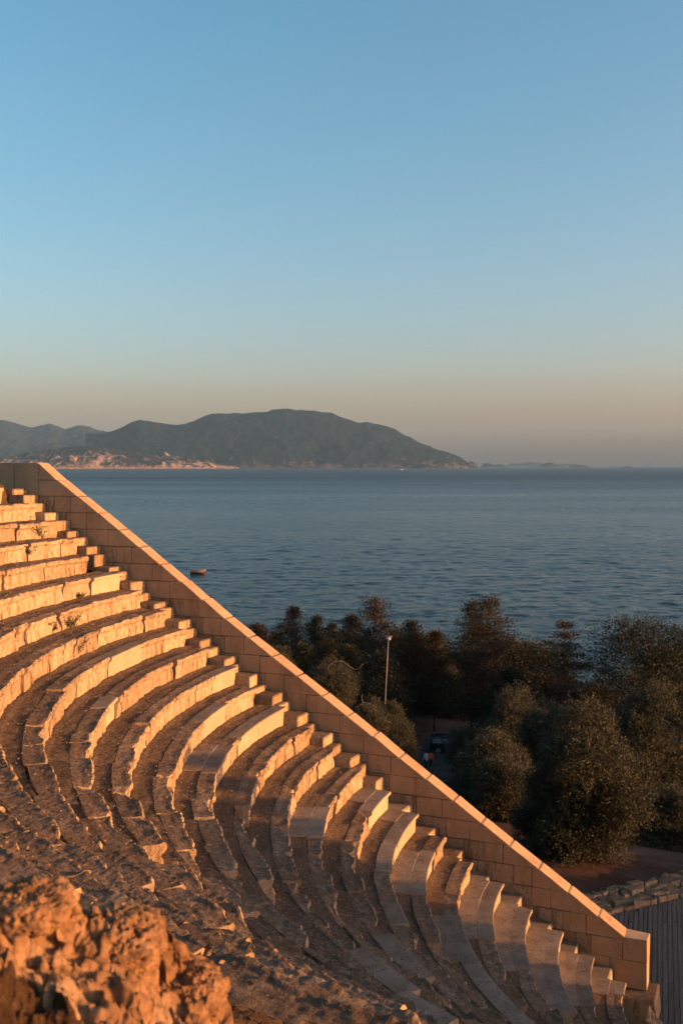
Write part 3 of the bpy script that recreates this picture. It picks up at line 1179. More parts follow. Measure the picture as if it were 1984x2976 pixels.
def pine(px, py, D, wpx, label, style='cone', mat='pine', dens=1.0, group='pines between the theatre and the sea'):
    top = at_dist(px, py, D)
    gz = float(ground_z(top[0], top[1])) - .2
    H = top[2] - gz
    Rr = wpx * D / FPX / 2 * 1.1
    base = np.array([top[0], top[1], gz])
    T = empty('pine_tree', base, label, 'tree', group)
    rn = np.random.default_rng(abs(int(px * 7 + py)))
    lean = rn.uniform(-.02, .02, 2) * H
    m = MB()
    tz = np.linspace(0, 1, 8)
    def axis(t):
        return np.array([base[0] + lean[0] * math.sin(t * 3), base[1] + lean[1] * math.sin(t * 2.4), gz + H * t])
    tr = max(.10, H * .014)
    m.tube([axis(t) for t in tz * .985], tr * (1 - tz * .93), 7)
    Cs, Ds, Sz = [], [], []
    t0 = {'cone': .22, 'round': .38, 'open': .30}[style]
    nl = {'cone': 17, 'round': 13, 'open': 11}[style]
    if style == 'open':
        dens *= 1.0
    for lv in np.linspace(t0, .985, nl):
        u = (lv - t0) / (1 - t0)
        if style == 'round':
            rad = Rr * math.sqrt(max(.03, 1 - (2 * u - .72) ** 2 / 1.75)) * rn.uniform(.85, 1.1)
        elif style == 'open':
            rad = Rr * (1 - u) ** .8 * rn.uniform(.8, 1.15) + .15
        else:
            rad = Rr * 1.12 * ((1 - u) ** .66) * rn.uniform(.8, 1.15) + .18
        for q in range(rn.integers(5, 8)):
            a = rn.uniform(0, 2 * PI)
            ln = rad * rn.uniform(.62, 1.18)
            rise = {'cone': .22, 'round': .30, 'open': .02}[style] * ln
            p0 = axis(lv)
            p1 = p0 + np.array([math.cos(a) * ln, math.sin(a) * ln, rise])
            if ln > .5:
                m.tube([p0, (p0 + p1) / 2 + [0, 0, -.03 * ln], p1], [tr * .32 * (1.05 - lv), tr * .2 * (1.05 - lv) + .008, .006], 4, False)
            nc = max(2, int(ln / (.38 if style != 'open' else .45)))
            for f in np.linspace(.32, 1.0, nc):
                c = p0 + (p1 - p0) * f + rn.normal(size=3) * [.16, .16, .10] * (.4 + Rr * .25)
                k = int(rn.integers(34, 60) * dens)
                sc = (.16 + .11 * Rr) * (1.0 if style != 'open' else .7) * (1 - .38 * u * (style != 'round'))
                off = rn.normal(size=(k, 3)) * [sc, sc, sc * (.62 if style != 'open' else .25)]
                Cs.append(c + off)
                Ds.append(off + rn.normal(size=(k, 3)) * .25 + [0, 0, .22] + unit(np.array([p1 - p0])) * .15)
    # thin leader
    k = 60
    t = rn.uniform(.9, 1.0, k)
    Cs.append(np.array([axis(x) for x in t]) + rn.normal(size=(k, 3)) * .10)
    Ds.append(rn.normal(size=(k, 3)) * .5 + [0, 0, .8])
    C, Dv = np.concatenate(Cs), np.concatenate(Ds)
    keep = rn.random(len(C)) < .93
    C, Dv = C[keep], Dv[keep]
    m.build('trunk', M['bark'], T, smooth=True)
    V, F = leaves(C, Dv, rn.uniform(.17, .32, len(C)), .075)
    obj('crown', V, F, M[mat], T, smooth=False)
    return T


def olive(px, py, D, wpx, hpx, label, seed, name='olive_tree', dens=1.0, group='olive trees and bushes below the wall', base=None, leaf=.105):
    """rounded lobed crown; px,py the top of the crown, hpx its height"""
    top = at_dist(px, py, D)
    Rr = wpx * D / FPX / 2
    Hc = hpx * D / FPX / 2
    cz = top[2] - Hc
    gz = float(ground_z(top[0], top[1])) - .1
    cz = max(cz, gz + Hc * .6)
    T = empty(name, (top[0], top[1], gz), label, 'tree' if 'tree' in name else 'bush', group)
    rn = np.random.default_rng(seed)
    cen = np.array([top[0], top[1], cz])
    m = MB()
    fork = np.array([top[0], top[1], gz + max(.3, (cz - Hc - gz) * .8)])
    tr = .05 + .05 * Rr
    m.tube([[top[0], top[1], gz], [top[0] + .08 * Rr, top[1], (gz + fork[2]) / 2], fork], [tr * 1.3, tr, tr * .9], 8)
    Cs, Ds = [], []
    nl = max(9, int(12 + 6 * Rr))
    for q in range(nl):
        v = unit(rn.normal(size=3))
        v[2] = v[2] * .9 + .12
        c = cen + v * np.array([Rr, Rr, Hc]) * rn.uniform(.40, .72)
        if q == 0:
            c = cen + np.array([0, 0, Hc * .68])
        lr = min(Rr, Hc) * rn.uniform(.30, .46)
        mid = (fork + c) / 2 + rn.normal(size=3) * .08 * Rr
        m.tube([fork, mid, c], [tr * .6, tr * .35, .012], 5, False)
        ncl = int(95 * dens * max(.5, lr / .5) ** 1.3)
        for e in range(ncl):
            d = unit(rn.normal(size=3) + [0, 0, .25])
            p = c + d * lr * rn.uniform(.45, 1.08) * [1, 1, .9]
            tw = unit(d + rn.normal(size=3) * .35 + [0, 0, .55])
            k = int(rn.integers(18, 30))
            s = rn.uniform(0, .34, k)[:, None] * (.55 + .45 * min(1.4, Rr))
            Cs.append(p + tw * s + rn.normal(size=(k, 3)) * .05)
            Ds.append(tw * .8 + rn.normal(size=(k, 3)) * .75)
    C, Dv = np.concatenate(Cs), np.concatenate(Ds)
    m.build('trunk', M['bark'], T, smooth=True)
    V, F = leaves(C, Dv, rn.uniform(.7, 1.25, len(C)) * leaf, leaf * .27)
    obj('crown', V, F, M['olive'], T, smooth=False)
    return T


def r1p(x, y):
    return 700 + x / 2.24, 1700 + y / 2.24


def r2p(x, y):
    return 1284 + x / 2.24, 1700 + y / 2.24


PINES = [
    (745, 1822, 100, 120, 'low brown pine crown nearest the sloping coping, leftmost of the pines', 'cone', 'sun_tinted_pine'),
    (847, 1772, 104, 120, 'slim brownish pine, second tree out from the coping', 'cone', 'sun_tinted_pine'),
    (916, 1797, 106, 100, 'short dark pine between two slim brownish pines', 'cone', 'pine'),
    (959, 1818, 110, 44, 'very thin young pine, a narrow spike against the water', 'cone', 'pine'),
    (1021, 1795, 104, 120, 'rounded brown pine leaning against the tall pine by the lamp post', 'cone', 'sun_tinted_pine'),
    (1095, 1745, 102, 175, 'tall brown pine with a pointed crown, just left of the lamp head', 'cone', 'sun_tinted_pine'),
    (1195, 1812, 100, 130, 'rust tinted pine just right of the lamp head', 'cone', 'sun_tinted_pine'),
    (1262, 1840, 102, 85, 'small brown pine between the rust tinted pine and the twin tall pines', 'cone', 'sun_tinted_pine'),
    (1369, 1756, 98, 165, 'tall dark pine, the left one of the twin tallest pines', 'cone', 'pine'),
    (1420, 1747, 94, 215, 'dense rust brown pine, the right one of the twin tallest pines', 'cone', 'sun_tinted_pine'),
    (1538, 1876, 100, 190, 'dark bushy round pine between the twin pines and the spiky conifer', 'round', 'pine'),
    (1641, 1814, 92, 260, 'open brown conifer with bare tiered limbs and a visible pale trunk', 'open', 'sun_tinted_pine'),
    (1838, 1822, 88, 255, 'broad black green pine with a ragged flat crown standing against the water', 'round', 'pine'),
    (1972, 1840, 92, 165, 'dark pine cut by the right edge of the view', 'round', 'pine'),
    (1120, 1905, 88, 150, 'black green pine in deep shade right behind the lamp post', 'cone', 'pine'),
    (1310, 1905, 112, 170, 'shaded dark pine below the twin tallest pines, on their left', 'cone', 'pine'),
    (1010, 1885, 92, 150, 'shaded dark pine under the rounded brown pine', 'cone', 'pine'),
    (880, 1880, 92, 140, 'shaded dark pine behind the arching bare twig', 'cone', 'pine'),
    (1480, 1950, 88, 150, 'low dark pine at the foot of the dense rust brown pine', 'cone', 'pine'),
    (1580, 1965, 86, 170, 'low brown pine under the open conifer', 'round', 'sun_tinted_pine'),
    (1725, 2010, 84, 150, 'low brown pine in the gap where the water shows lowest', 'round', 'sun_tinted_pine'),
    (1265, 1960, 110, 110, 'slim shaded pine whose trunk stands over the parked car', 'cone', 'pine'),
    (800, 1846, 118, 130, 'dark pine in the second rank, between the two leftmost brown pines', 'cone', 'pine'),
    (975, 1850, 118, 150, 'dark pine in the second rank behind the thin spike', 'round', 'pine'),
    (1150, 1838, 116, 150, 'dark pine in the second rank directly behind the lamp head', 'cone', 'pine'),
    (1240, 1862, 116, 150, 'dark pine in the second rank right of the lamp head', 'round', 'pine'),
    (1475, 1868, 112, 150, 'dark pine in the second rank at the right foot of the tallest pines', 'cone', 'pine'),
    (1590, 1900, 112, 150, 'dark pine in the second rank left of the open conifer', 'round', 'pine'),
    (1905, 1900, 100, 170, 'dark pine in the second rank between the flat crowned pine and the right edge', 'round', 'pine'),
]
for a in PINES:
    pine(*a)

OLIVES = [
    (1705, 2028, 35.0, 335, 550, 'large olive tree with a sunlit golden right side, beside the plank deck', 31, 'olive_tree', 1.5),
    (1500, 2000, 56, 240, 300, 'olive tree with pale tips, behind and left of the large golden olive', 32, 'olive_tree', 1.0),
    (1585, 2030, 50, 150, 260, 'small lobe crowned olive tree touching the large golden olive on its left', 36, 'olive_tree', 1.0),
    (1440, 2150, 44, 260, 330, 'dark olive tree in full shade close behind the middle of the coping', 33, 'olive_tree', 1.2),
    (1915, 1975, 50, 270, 400, 'dark grey olive tree with a sunlit tip at the right edge of the view', 34, 'olive_tree', 1.1),
    (1348, 2112, 56, 105, 150, 'little olive bush lit gold, near the parked car', 35, 'olive_bush', 1.0),
    (1150, 2085, 66, 130, 190, 'grey olive bush behind the coping, left of the two people', 37, 'olive_bush', 1.0),
    (1140, 2040, 70, 70, 110, 'small sunlit bush at the foot of the lamp post', 38, 'olive_bush', 1.0),
    (970, 1915, 72, 170, 210, 'loose shrub with bare arching twigs behind the coping', 39, 'olive_bush', .6),
    (1085, 2030, 66, 120, 170, 'dark shrub between the arching twigs and the lamp post', 40, 'olive_bush', .8),
    (1330, 2262, 46, 100, 150, 'speckled bush peeping over the coping below the two people', 41, 'olive_bush', .8),
    (1945, 2290, 42, 190, 230, 'low black green bush behind the deck edging, with pale path showing round it', 42, 'olive_bush', .9),
    (820, 1880, 84, 110, 150, 'dull olive bush next to the coping under the leftmost pines', 43, 'olive_bush', .8),
    (1560, 2420, 36, 130, 190, 'dark low bush tucked behind the coping left of the large olive', 44, 'olive_bush', .9),
    (1840, 2180, 46, 170, 330, 'shaded olive tree filling the gap right of the large golden olive', 45, 'olive_tree', .9),
    (1310, 2010, 108, 150, 200, 'shaded olive tree behind the parked car', 46, 'olive_tree', .9),
    (1392, 2165, 50, 140, 190, 'dark shrub on the slope right of the two people', 47, 'olive_bush', .9),
    (1440, 2215, 47, 240, 300, 'full dark olive tree right of the road, between the car and the large olive', 57, 'olive_tree', 1.1),
    (1470, 2330, 41, 210, 240, 'broad dark bush behind the coping, halfway from the car to the deck', 48, 'olive_bush', 1.0),
    (1620, 2440, 34.0, 190, 150, 'lowest dark bush hugging the coping near its foot', 49, 'olive_bush', 1.0),
    (1400, 2260, 46, 180, 220, 'shaded grey bush above the coping between two darker bushes', 50, 'olive_bush', .9),
    (1890, 2120, 56, 200, 300, 'shaded olive tree behind the dark grey olive at the right edge', 51, 'olive_tree', .9),
    (1660, 2120, 60, 260, 320, 'shaded olive tree hidden behind the large golden olive', 52, 'olive_tree', .8),
    (1760, 2110, 64, 220, 300, 'dark olive tree under the broad flat crowned pine', 53, 'olive_tree', .8),
    (1500, 2130, 62, 260, 260, 'dark olive tree in the hollow right of the parked car', 54, 'olive_tree', .8),
    (1120, 2150, 58, 120, 120, 'low dark bush along the coping below the lamp post', 55, 'olive_bush', .8),
    (1060, 2060, 62, 130, 130, 'low dark bush along the coping below the arching twigs', 56, 'olive_bush', .8),
]
OT = {}
for a in OLIVES:
    OT[a[6]] = olive(*a[:5], a[5], a[6], a[7], a[8])

# bare arching twigs that grow out of the loose shrub
m = MB()
P = [at_dist(*r1p(*q), 70) for q in ((560, 560), (575, 522), (620, 494), (660, 497), (700, 525), (740, 551), (770, 545), (795, 510))]
m.tube(P, np.linspace(.028, .013, len(P)), 5)
m.build('bare_twig', M['twig'], OT[39], smooth=True)
m = MB()
P = [at_dist(*r1p(*q), 64) for q in ((735, 815), (765, 788), (795, 766), (835, 770), (870, 790), (885, 825), (900, 852), (935, 880), (975, 895))]
m.tube(P, np.linspace(.028, .012, len(P)), 5)
P = [at_dist(*r1p(*q), 64) for q in ((795, 766), (785, 735), (790, 710))]
m.tube(P, np.linspace(.022, .012, len(P)), 5)
m.build('bare_twig', M['twig'], OT[40], smooth=True)

# weeds on the treads
def weed(px, py, k, size, label, n=160):
    p = at_z(px, py, tread_z(k))
    T = empty('weed', p, label, 'weed', 'weeds growing on the seat rows')
    rn = np.random.default_rng(int(px * 3 + py))
    m = MB()
    Cs, Ds = [], []
    for q in range(max(5, int(n / 22))):
        a = rn.uniform(0, 2 * PI)
        L = size * rn.uniform(.5, 1.1)
        tip = p + np.array([math.cos(a) * L * .55, math.sin(a) * L * .55, L * rn.uniform(.45, 1.0)])
        mid = (p + tip) / 2 + [0, 0, .12 * L]
        m.tube([p, mid, tip], [.006, .005, .003], 4, False)
        f = rn.uniform(.35, 1.0, 22)[:, None]
        Cs.append(p + (tip - p) * f + rn.normal(size=(22, 3)) * .022 * size / .3)
        Ds.append(rn.normal(size=(22, 3)) + [0, 0, .4])
    V, F = leaves(np.concatenate(Cs), np.concatenate(Ds), .045, .026)
    m.build('stem', M['twig'], T)
    obj('foliage', V, F, M['weed'], T, smooth=False)


for a in [(125, 1566, 3, .42, 'spreading green weed at the right end of the third row'),
          (92, 1612, 4, .20, 'small weed sprig against the riser of the fourth row'),
          (234, 1738, 7, .26, 'thin weed on the tread behind the seventh row'),
          (206, 1826, 8, .46, 'dense low green weed clump on the eighth row', 320),
          (152, 1842, 8, .26, 'pale straggling weed left of the dense green clump'),
          (222, 1908, 9, .52, 'tallest leafy weed, standing against a riser on the bend', 300),
          (368, 1844, 9, .22, 'small weed between two blocks near the right end of the ninth row'),
          (425, 1902, 10, .18, 'tiny upright weed below the smooth pale seat edge')]:
    weed(*a)

# ------------------------------------------------------------------ rocks by the viewer
def boulder(px, py, D, wx, wy, wz, label, seed, amp=1.0, name='boulder'):
    c = at_dist(px, py, D)
    n1, n2 = 150, 110
    th = np.linspace(0, 2 * PI, n1, endpoint=False)
    ph = np.linspace(-PI / 2 + .02, PI / 2 - .02, n2)
    T, Pp = np.meshgrid(th, ph, indexing='ij')
    d = np.stack([np.cos(T) * np.cos(Pp), np.sin(T) * np.cos(Pp), np.sin(Pp)], -1)
    q = np.abs(d) ** 2.6
    rad = 1.0 / (q.sum(-1)) ** (1 / 2.6)
    b = d * rad[..., None]
    S = np.array([wx, wy, wz])
    W = b * S
    off = np.array([seed * 3.1, seed * 1.7, 0])
    lw = float(S.min())
    disp = fbm((W + off) / lw * .9, 3, seed) * .22 * lw + fbm((W + off) / lw * 2.6, 4, seed + 2) * .13 * lw
    pit = worley((W + off) / lw * 3.0, seed)
    pit2 = worley((W + off) / lw * 7.0, seed + 3)
    disp -= np.clip(.46 - pit, 0, 1) * .62 * lw * amp + np.clip(.40 - pit2, 0, 1) * .30 * lw * amp
    disp += np.abs(fbm((W + off) / lw * 5, 4, seed + 7, .65)) * .13 * lw
    W = W + d * disp[..., None]
    ang = YAW * -1
    R2 = np.array([[ca, -sa], [sa, ca]])
    # local x along the view's horizontal
    Wx = W[..., 0:1] * V_R[None, None, :] + W[..., 1:2] * V_F0[None, None, :]
    P = c + Wx
    P[..., 2] = c[2] + W[..., 2]
    idx = np.arange(n1 * n2).reshape(n1, n2)
    nx = np.roll(idx, -1, 0)
    Q = np.stack([idx[:, :-1], nx[:, :-1], nx[:, 1:], idx[:, 1:]], -1).reshape(-1, 4).tolist()
    Q.append(list(idx[:, 0])[::-1])
    Q.append(list(idx[:, -1]))
    o = obj(name, P.reshape(-1, 3), Q, M['rock'], loc=(c[0], c[1], c[2] - wz))
    return tag(o, label, 'rock', 'eroded rocks at the upper rim')


# the natural rock ledge along the rim: crest line, hollow behind it, broken outer face
CREST = np.array([(-260, 2560), (0, 2570), (60, 2568), (115, 2568), (165, 2579), (196, 2596), (225, 2630), (240, 2642), (275, 2640), (310, 2650), (360, 2666),
                  (445, 2690), (475, 2712), (535, 2730), (575, 2746), (593, 2770), (604, 2815), (620, 2858), (640, 2910), (672, 2945), (740, 2990), (860, 3060)], float)
cx_ = np.arange(-250, 850, 3.2)
cd_ = np.concatenate([np.arange(.80, 1.2, .02), np.arange(1.2, 2.35, .0075), np.arange(2.35, 2.9, .03)])
G = np.zeros((len(cx_), len(cd_), 3))
HOL = np.zeros((len(cx_), len(cd_)))
for q, x in enumerate(cx_):
    yc = np.interp(x, CREST[:, 0], CREST[:, 1]) + 14
    Dr = np.interp(x, [-250, 0, 230, 450, 600, 640, 850], [1.62, 1.68, 1.72, 1.84, 1.95, 1.98, 2.12])
    crest = at_dist(x, yc, Dr)
    rr = ray(x, yc)
    u = np.array([rr[0], rr[1]]) / math.hypot(rr[0], rr[1])
    zc = crest[2]
    t = cd_ / Dr
    near = 10.97 - .26 * x / 600
    zin = zc + (near - zc) * (1 - t) / (1 - .8 / Dr)
    hol = .15 * np.exp(-((t - .72) / .17) ** 2) * np.exp(-((x - 60) / 210.0) ** 2)
    HOL[q] = hol
    zz = np.where(t <= 1, zin - hol, zc - 1.5 * (cd_ - Dr) - 1.6 * np.clip(cd_ - Dr - .12, 0, 9))
    G[q, :, 0] = CAM[0] + u[0] * cd_
    G[q, :, 1] = CAM[1] + u[1] * cd_
    G[q, :, 2] = zz
amp = (1 - .6 * sstep(.05, .11, HOL)) * np.clip(.55 + .45 * np.exp(-((cd_ / 1.75 - 1.0) / .22) ** 2), 0, 1)[None]
Q3 = G.copy()
big = fbm(Q3 * 7.0, 3, 801)
rid = 1 - np.abs(fbm(Q3 * 13.0, 4, 811, .6))
p1 = worley(Q3 * 15.0, 821)
p2 = worley(Q3 * 34.0, 831)
step = np.round(fbm(Q3 * 9.0, 3, 841) * 3) / 3
G[..., 2] += amp * (big * .018 + (rid - .7) * .036 + step * .020 - np.clip(.46 - p1, 0, 1) * .060 - np.clip(.45 - p2, 0, 1) * .030)
G[..., 2] += fbm(Q3 * 60, 3, 851, .7) * .009
for ax in (0, 1):
    G[..., ax] += amp * (fbm(Q3 * 16.0 + ax * 40, 3, 861 + ax) * .022 + fbm(Q3 * 45.0 + ax * 40, 2, 871 + ax) * .008)
m = MB()
m.grid(G, True)
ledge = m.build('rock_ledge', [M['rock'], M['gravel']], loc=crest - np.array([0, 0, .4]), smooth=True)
hq = HOL[:-1, :-1].ravel() + fbm(G[:-1, :-1].reshape(-1, 3) * 14, 3, 881) * .02      # soil and grit in the hollow, their dark colour standing in for shade
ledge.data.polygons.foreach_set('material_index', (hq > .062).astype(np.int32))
tag(ledge, 'rough pitted orange bedrock ledge in the lower left corner, in front of the seats', 'rock')
boulder(335, 2738, 1.74, .085, .09, .038, 'honeycombed boulder set in the crest of the rock ledge', 11, 1.3)
boulder(545, 2880, 1.80, .066, .08, .036, 'smooth faced pale orange boulder at the right end of the rock ledge', 27, .6)
boulder(80, 2635, 1.67, .070, .08, .028, 'rounded pitted boulder at the left end of the rock ledge', 3)

# loose gravel on the broken slope and dry leaves on the treads
def chips(P, size, rn):
    n = len(P)
    a = rn.uniform(0, 2 * PI, n)
    V = []
    for q in range(4):
        ang = a + q * PI / 2 + rn.uniform(-.4, .4, n)
        rr = size * rn.uniform(.5, 1.1, n)
        V.append(P + np.stack([np.cos(ang) * rr, np.sin(ang) * rr, rn.uniform(-.3, .25, n) * size], -1))
    V.append(P + np.stack([rn.normal(size=n) * size * .2, rn.normal(size=n) * size * .2, size * rn.uniform(.3, .95, n)], -1))
    V = np.stack(V, 1).reshape(-1, 3)
    b = (np.arange(n) * 5)[:, None]
    F = np.concatenate([b + np.array([[0, 1, 4]]), b + np.array([[1, 2, 4]]), b + np.array([[2, 3, 4]]), b + np.array([[3, 0, 4]])])
    return V, F


rn = np.random.default_rng(77)
n = 15000
rr, tt = rn.uniform(19.1, 22.9, n), np.radians(rn.uniform(242.5, 268, n))
P = np.stack([rr * np.cos(tt), rr * np.sin(tt), rim_z(rr, np.degrees(tt))], -1)
P[:, 2] += fbm(P * 1.3, 3, 101) * .07 + fbm(P * 5, 3, 103) * .035 + fbm(P * 19, 3, 105) * .016
V, F = chips(P, (rn.gamma(2.0, .0062, n) + .004) * np.clip(.25 + .75 * (np.hypot(P[:, 0] - CAM[0], P[:, 1] - CAM[1]) - 1.0) / 1.5, .25, 1.0), rn)
tag(obj('gravel', V, F, M['gravel'], smooth=False), kind='stuff')
Cs, Ls = [], []
for k in range(4, 26):
    i = 26 - k
    nn = int(900 if k < 16 else 300)
    tt = np.radians(rn.uniform(181, 262 if k < 14 else 235, nn))
    a = rn.uniform(.05, .66, nn)
    r = R0 + DR * i + a
    if k <= 4:
        tt = np.radians(rn.uniform(181, 240, nn))
    Cs.append(np.stack([r * np.cos(tt), r * np.sin(tt), np.full(nn, HR * i + .012)], -1))
    Ls.append(rn.uniform(.016, .05, nn))
C, L = np.concatenate(Cs), np.concatenate(Ls)
Dv = rn.normal(size=C.shape) * [1, 1, .25]
V, F = leaves(C, Dv, L, L * .5)
tag(obj('leaf_litter', V, F, M['litter'], smooth=False), kind='stuff')

# ------------------------------------------------------------------ lamp post
lp = at_dist(1128, 1852, 80)
lb = at_dist(1116, 2090, 80)
gz = float(ground_z(lb[0], lb[1])) - .1
T = empty('lamp_post', (lb[0], lb[1], gz), 'tall thin pale lamp post rising in front of the dark pines', 'lamp post')
m = MB()
m.tube([[lb[0], lb[1], gz], [lb[0], lb[1], lb[2]], [(lb[0] + lp[0]) / 2, (lb[1] + lp[1]) / 2, (lb[2] + lp[2]) / 2], lp - [0, 0, .25]], [.05, .042, .035, .028], 10)
m.build('pole', M['steel'], T, smooth=True)
m = MB()
m.lathe(lp - [0, 0, .30], [(.05, 0), (.10, .05), (.19, .12), (.20, .22), (.15, .30), (.05, .34)], 16)
m.build('lamp_head', M['lamp'], T, smooth=True)
m = MB()
m.box(lp[0] - .26, lp[0] + .26, lp[1] - .12, lp[1] + .12, lp[2] + .045, lp[2] + .10, .015)
m.build('lamp_cap', M['steel'], T)

# ------------------------------------------------------------------ boats
def hull(L, B, H, sheer=.25, n=17, transom=.8):
    """stations along x, bow at +x"""
    P = []
    for u in np.linspace(0, 1, n):
        w = B / 2 * (transom + (1 - transom) * math.sin(min(1, u / .45) * PI / 2)) * (1 - max(0, (u - .45) / .55) ** 2.2)
        w = max(w, .012)
        z1 = H * (1 + sheer * u * u)
        zb = -.12 * H + .75 * H * max(0, (u - .75) / .25) ** 2
        x = L * (u - .5)
        row = [(x, 0, zb), (x, w * .62, zb + .08 * H), (x, w * .92, zb + .42 * (z1 - zb)), (x, w, z1), (x, w * .88, z1 + .02), (x, w * .80, z1 - .06 * H), (x, w * .62, zb + .28 * H), (x, 0, zb + .22 * H)]
        P.append(row)
    return np.array(P)


def place(P, loc, heading):
    c, s_ = math.cos(heading), math.sin(heading)
    P = np.asarray(P, float)
    Q = np.empty_like(P)
    Q[..., 0] = loc[0] + P[..., 0] * c - P[..., 1] * s_
    Q[..., 1] = loc[1] + P[..., 0] * s_ + P[..., 1] * c
    Q[..., 2] = loc[2] + P[..., 2]
    return Q


bl = at_z(577, 1669, SEA) + np.array([0, 0, .25])
T = empty('rowing_boat', bl, 'small low brown boat with a red bottom lying on the water beyond the coping', 'boat')
hd = -YAW + math.radians(-12)
P = hull(5.2, 2.1, 1.15)
for lo, hi, mt, nm in ((0, 3, 'red', 'boot_stripe'), (2, 8, 'hull', 'hull')):
    m = MB()
    S = P[:, lo:hi] if lo else P[:, 0:3]
    m.grid(place(S, bl, hd))
    m.grid(place(S * [1, -1, 1], bl, hd), True)
    if lo:
        m.add(place(np.concatenate([P[0, 0:4], P[0, 3:0:-1] * [1, -1, 1]]), bl, hd), [tuple(range(7))])
    m.build(nm, M[mt], T, smooth=True)
for xx in (-1.1, .5):
    m = MB()
    m.hexa(place([(xx - .14, -.72, .62), (xx + .14, -.72, .62), (xx + .14, .72, .62), (xx - .14, .72, .62), (xx - .14, -.72, .67), (xx + .14, -.72, .67), (xx + .14, .72, .67), (xx - .14, .72, .67)], bl, hd))
    m.build('thwart', M['bark'], T)
m = MB()
m.hexa(place([(-2.62, -.16, .25), (-2.25, -.16, .25), (-2.25, .16, .25), (-2.62, .16, .25), (-2.58, -.16, 1.25), (-2.28, -.16, 1.25), (-2.28, .16, 1.25), (-2.58, .16, 1.25)], bl, hd), .05)
m.build('outboard_motor', M['rubber'], T)

yl = at_z(1167, 1366.2, SEA)
T = empty('motor_yacht', yl, 'tiny white motor yacht under the foot of the far headland', 'boat')
m = MB()
P = hull(24, 5.5, 2.6)
hd = math.radians(200)
m.grid(place(P, yl, hd))
m.grid(place(P * [1, -1, 1], yl, hd), True)
m.add(place(np.concatenate([P[0, 0:4], P[0, 3:0:-1] * [1, -1, 1]]), yl, hd), [tuple(range(7))])
m.build('hull', M['white'], T, smooth=True)
m = MB()
m.hexa(place([(-7, -2, 2.2), (5, -2, 2.2), (5, 2, 2.2), (-7, 2, 2.2), (-6.5, -1.8, 4.6), (3.4, -1.8, 4.6), (3.4, 1.8, 4.6), (-6.5, 1.8, 4.6)], yl, hd), .2)
m.hexa(place([(-5, -1.5, 4.6), (2, -1.5, 4.6), (2, 1.5, 4.6), (-5, 1.5, 4.6), (-5, -1.4, 6.3), (.8, -1.4, 6.3), (.8, 1.4, 6.3), (-5, 1.4, 6.3)], yl, hd), .2)
m.build('cabin', M['white'], T)

# ------------------------------------------------------------------ road, car
cg = dry_ground(1272, 2192, 60)
axis_x = V_R.copy()                                # the car stands broadside
def car_pt(P):
    P = np.asarray(P, float)
    return cg + P[..., 0:1] * V_R + P[..., 1:2] * V_F0 + P[..., 2:3] * np.array([0, 0, 1.0])


T = empty('parked_car', cg, 'dark hatchback parked broadside under the pines, half hidden by bushes', 'car')
# origin at the rear wheel's foot; x forward (to the right), y away from the viewer
st = [(-.80, .50, .62, .80, .80, .55), (-.78, .36, .95, 1.02, 1.02, .78), (-.62, .30, 1.0, 1.40, 1.44, .82), (-.35, .28, 1.0, 1.46, 1.52, .84), (.3, .26, .99, 1.48, 1.56, .86),
      (1.1, .24, .97, 1.47, 1.56, .87), (1.7, .24, .95, 1.40, 1.48, .87), (2.3, .24, .93, 1.10, 1.14, .86), (2.6, .24, .90, .96, .99, .85), (3.2, .26, .80, .86, .90, .82), (3.45, .32, .66, .74, .78, .72), (3.52, .42, .56, .60, .62, .5)]
G = []
for (x, zb, zs, zw, zr, hw) in st:
    top = .78 if zr > 1.2 else .92
    yc = .90
    row = [(x, yc, zb), (x, yc - hw * .92, zb), (x, yc - hw, zb + .12), (x, yc - hw * 1.01, (zb + zs) / 2), (x, yc - hw * .98, zs), (x, yc - hw * top, zw), (x, yc - hw * top * .8, zr), (x, yc, zr + .02),
           (x, yc + hw * top * .8, zr), (x, yc + hw * top, zw), (x, yc + hw * .98, zs), (x, yc + hw * 1.01, (zb + zs) / 2), (x, yc + hw, zb + .12), (x, yc + hw * .92, zb), (x, yc, zb)]
    G.append(row)
G = np.array(G)
m = MB()
m.grid(car_pt(G), True)
m.add(car_pt(G[0]), [tuple(range(15))])
m.add(car_pt(G[-1]), [tuple(range(15))[::-1]])
body = m.build('body', M['paint'], T, smooth=True)
for (xa, xb) in ((-.5, .32), (.42, 1.25), (1.33, 2.0)):
    m = MB()
    zt = 1.40 if xb < 1.9 else 1.20
    m.hexa(car_pt([(xa, .055, 1.02), (xb, .055, 1.02), (xb, .09, 1.02), (xa, .09, 1.02), (xa + .10, .19, 1.40), (xb - (.05 if xb < 1.9 else .35), .19, 1.40), (xb - (.05 if xb < 1.9 else .35), .22, 1.40), (xa + .10, .22, 1.40)]))
    m.build('window', M['glass'], T)
m = MB()
m.hexa(car_pt([(-.5, .028, .99), (2.2, .03, .96), (2.2, .06, .96), (-.5, .06, .99), (-.5, .028, 1.015), (2.2, .03, .985), (2.2, .06, .985), (-.5, .06, 1.015)]))
m.build('trim_strip', M['steel'], T)
m = MB()
m.hexa(car_pt([(-.79, .16, .80), (-.50, .06, .80), (-.50, .10, .80), (-.79, .20, .80), (-.77, .18, .95), (-.50, .06, .95), (-.50, .10, .95), (-.77, .22, .95)]), .01)
m.build('tail_light', M['red'], T)
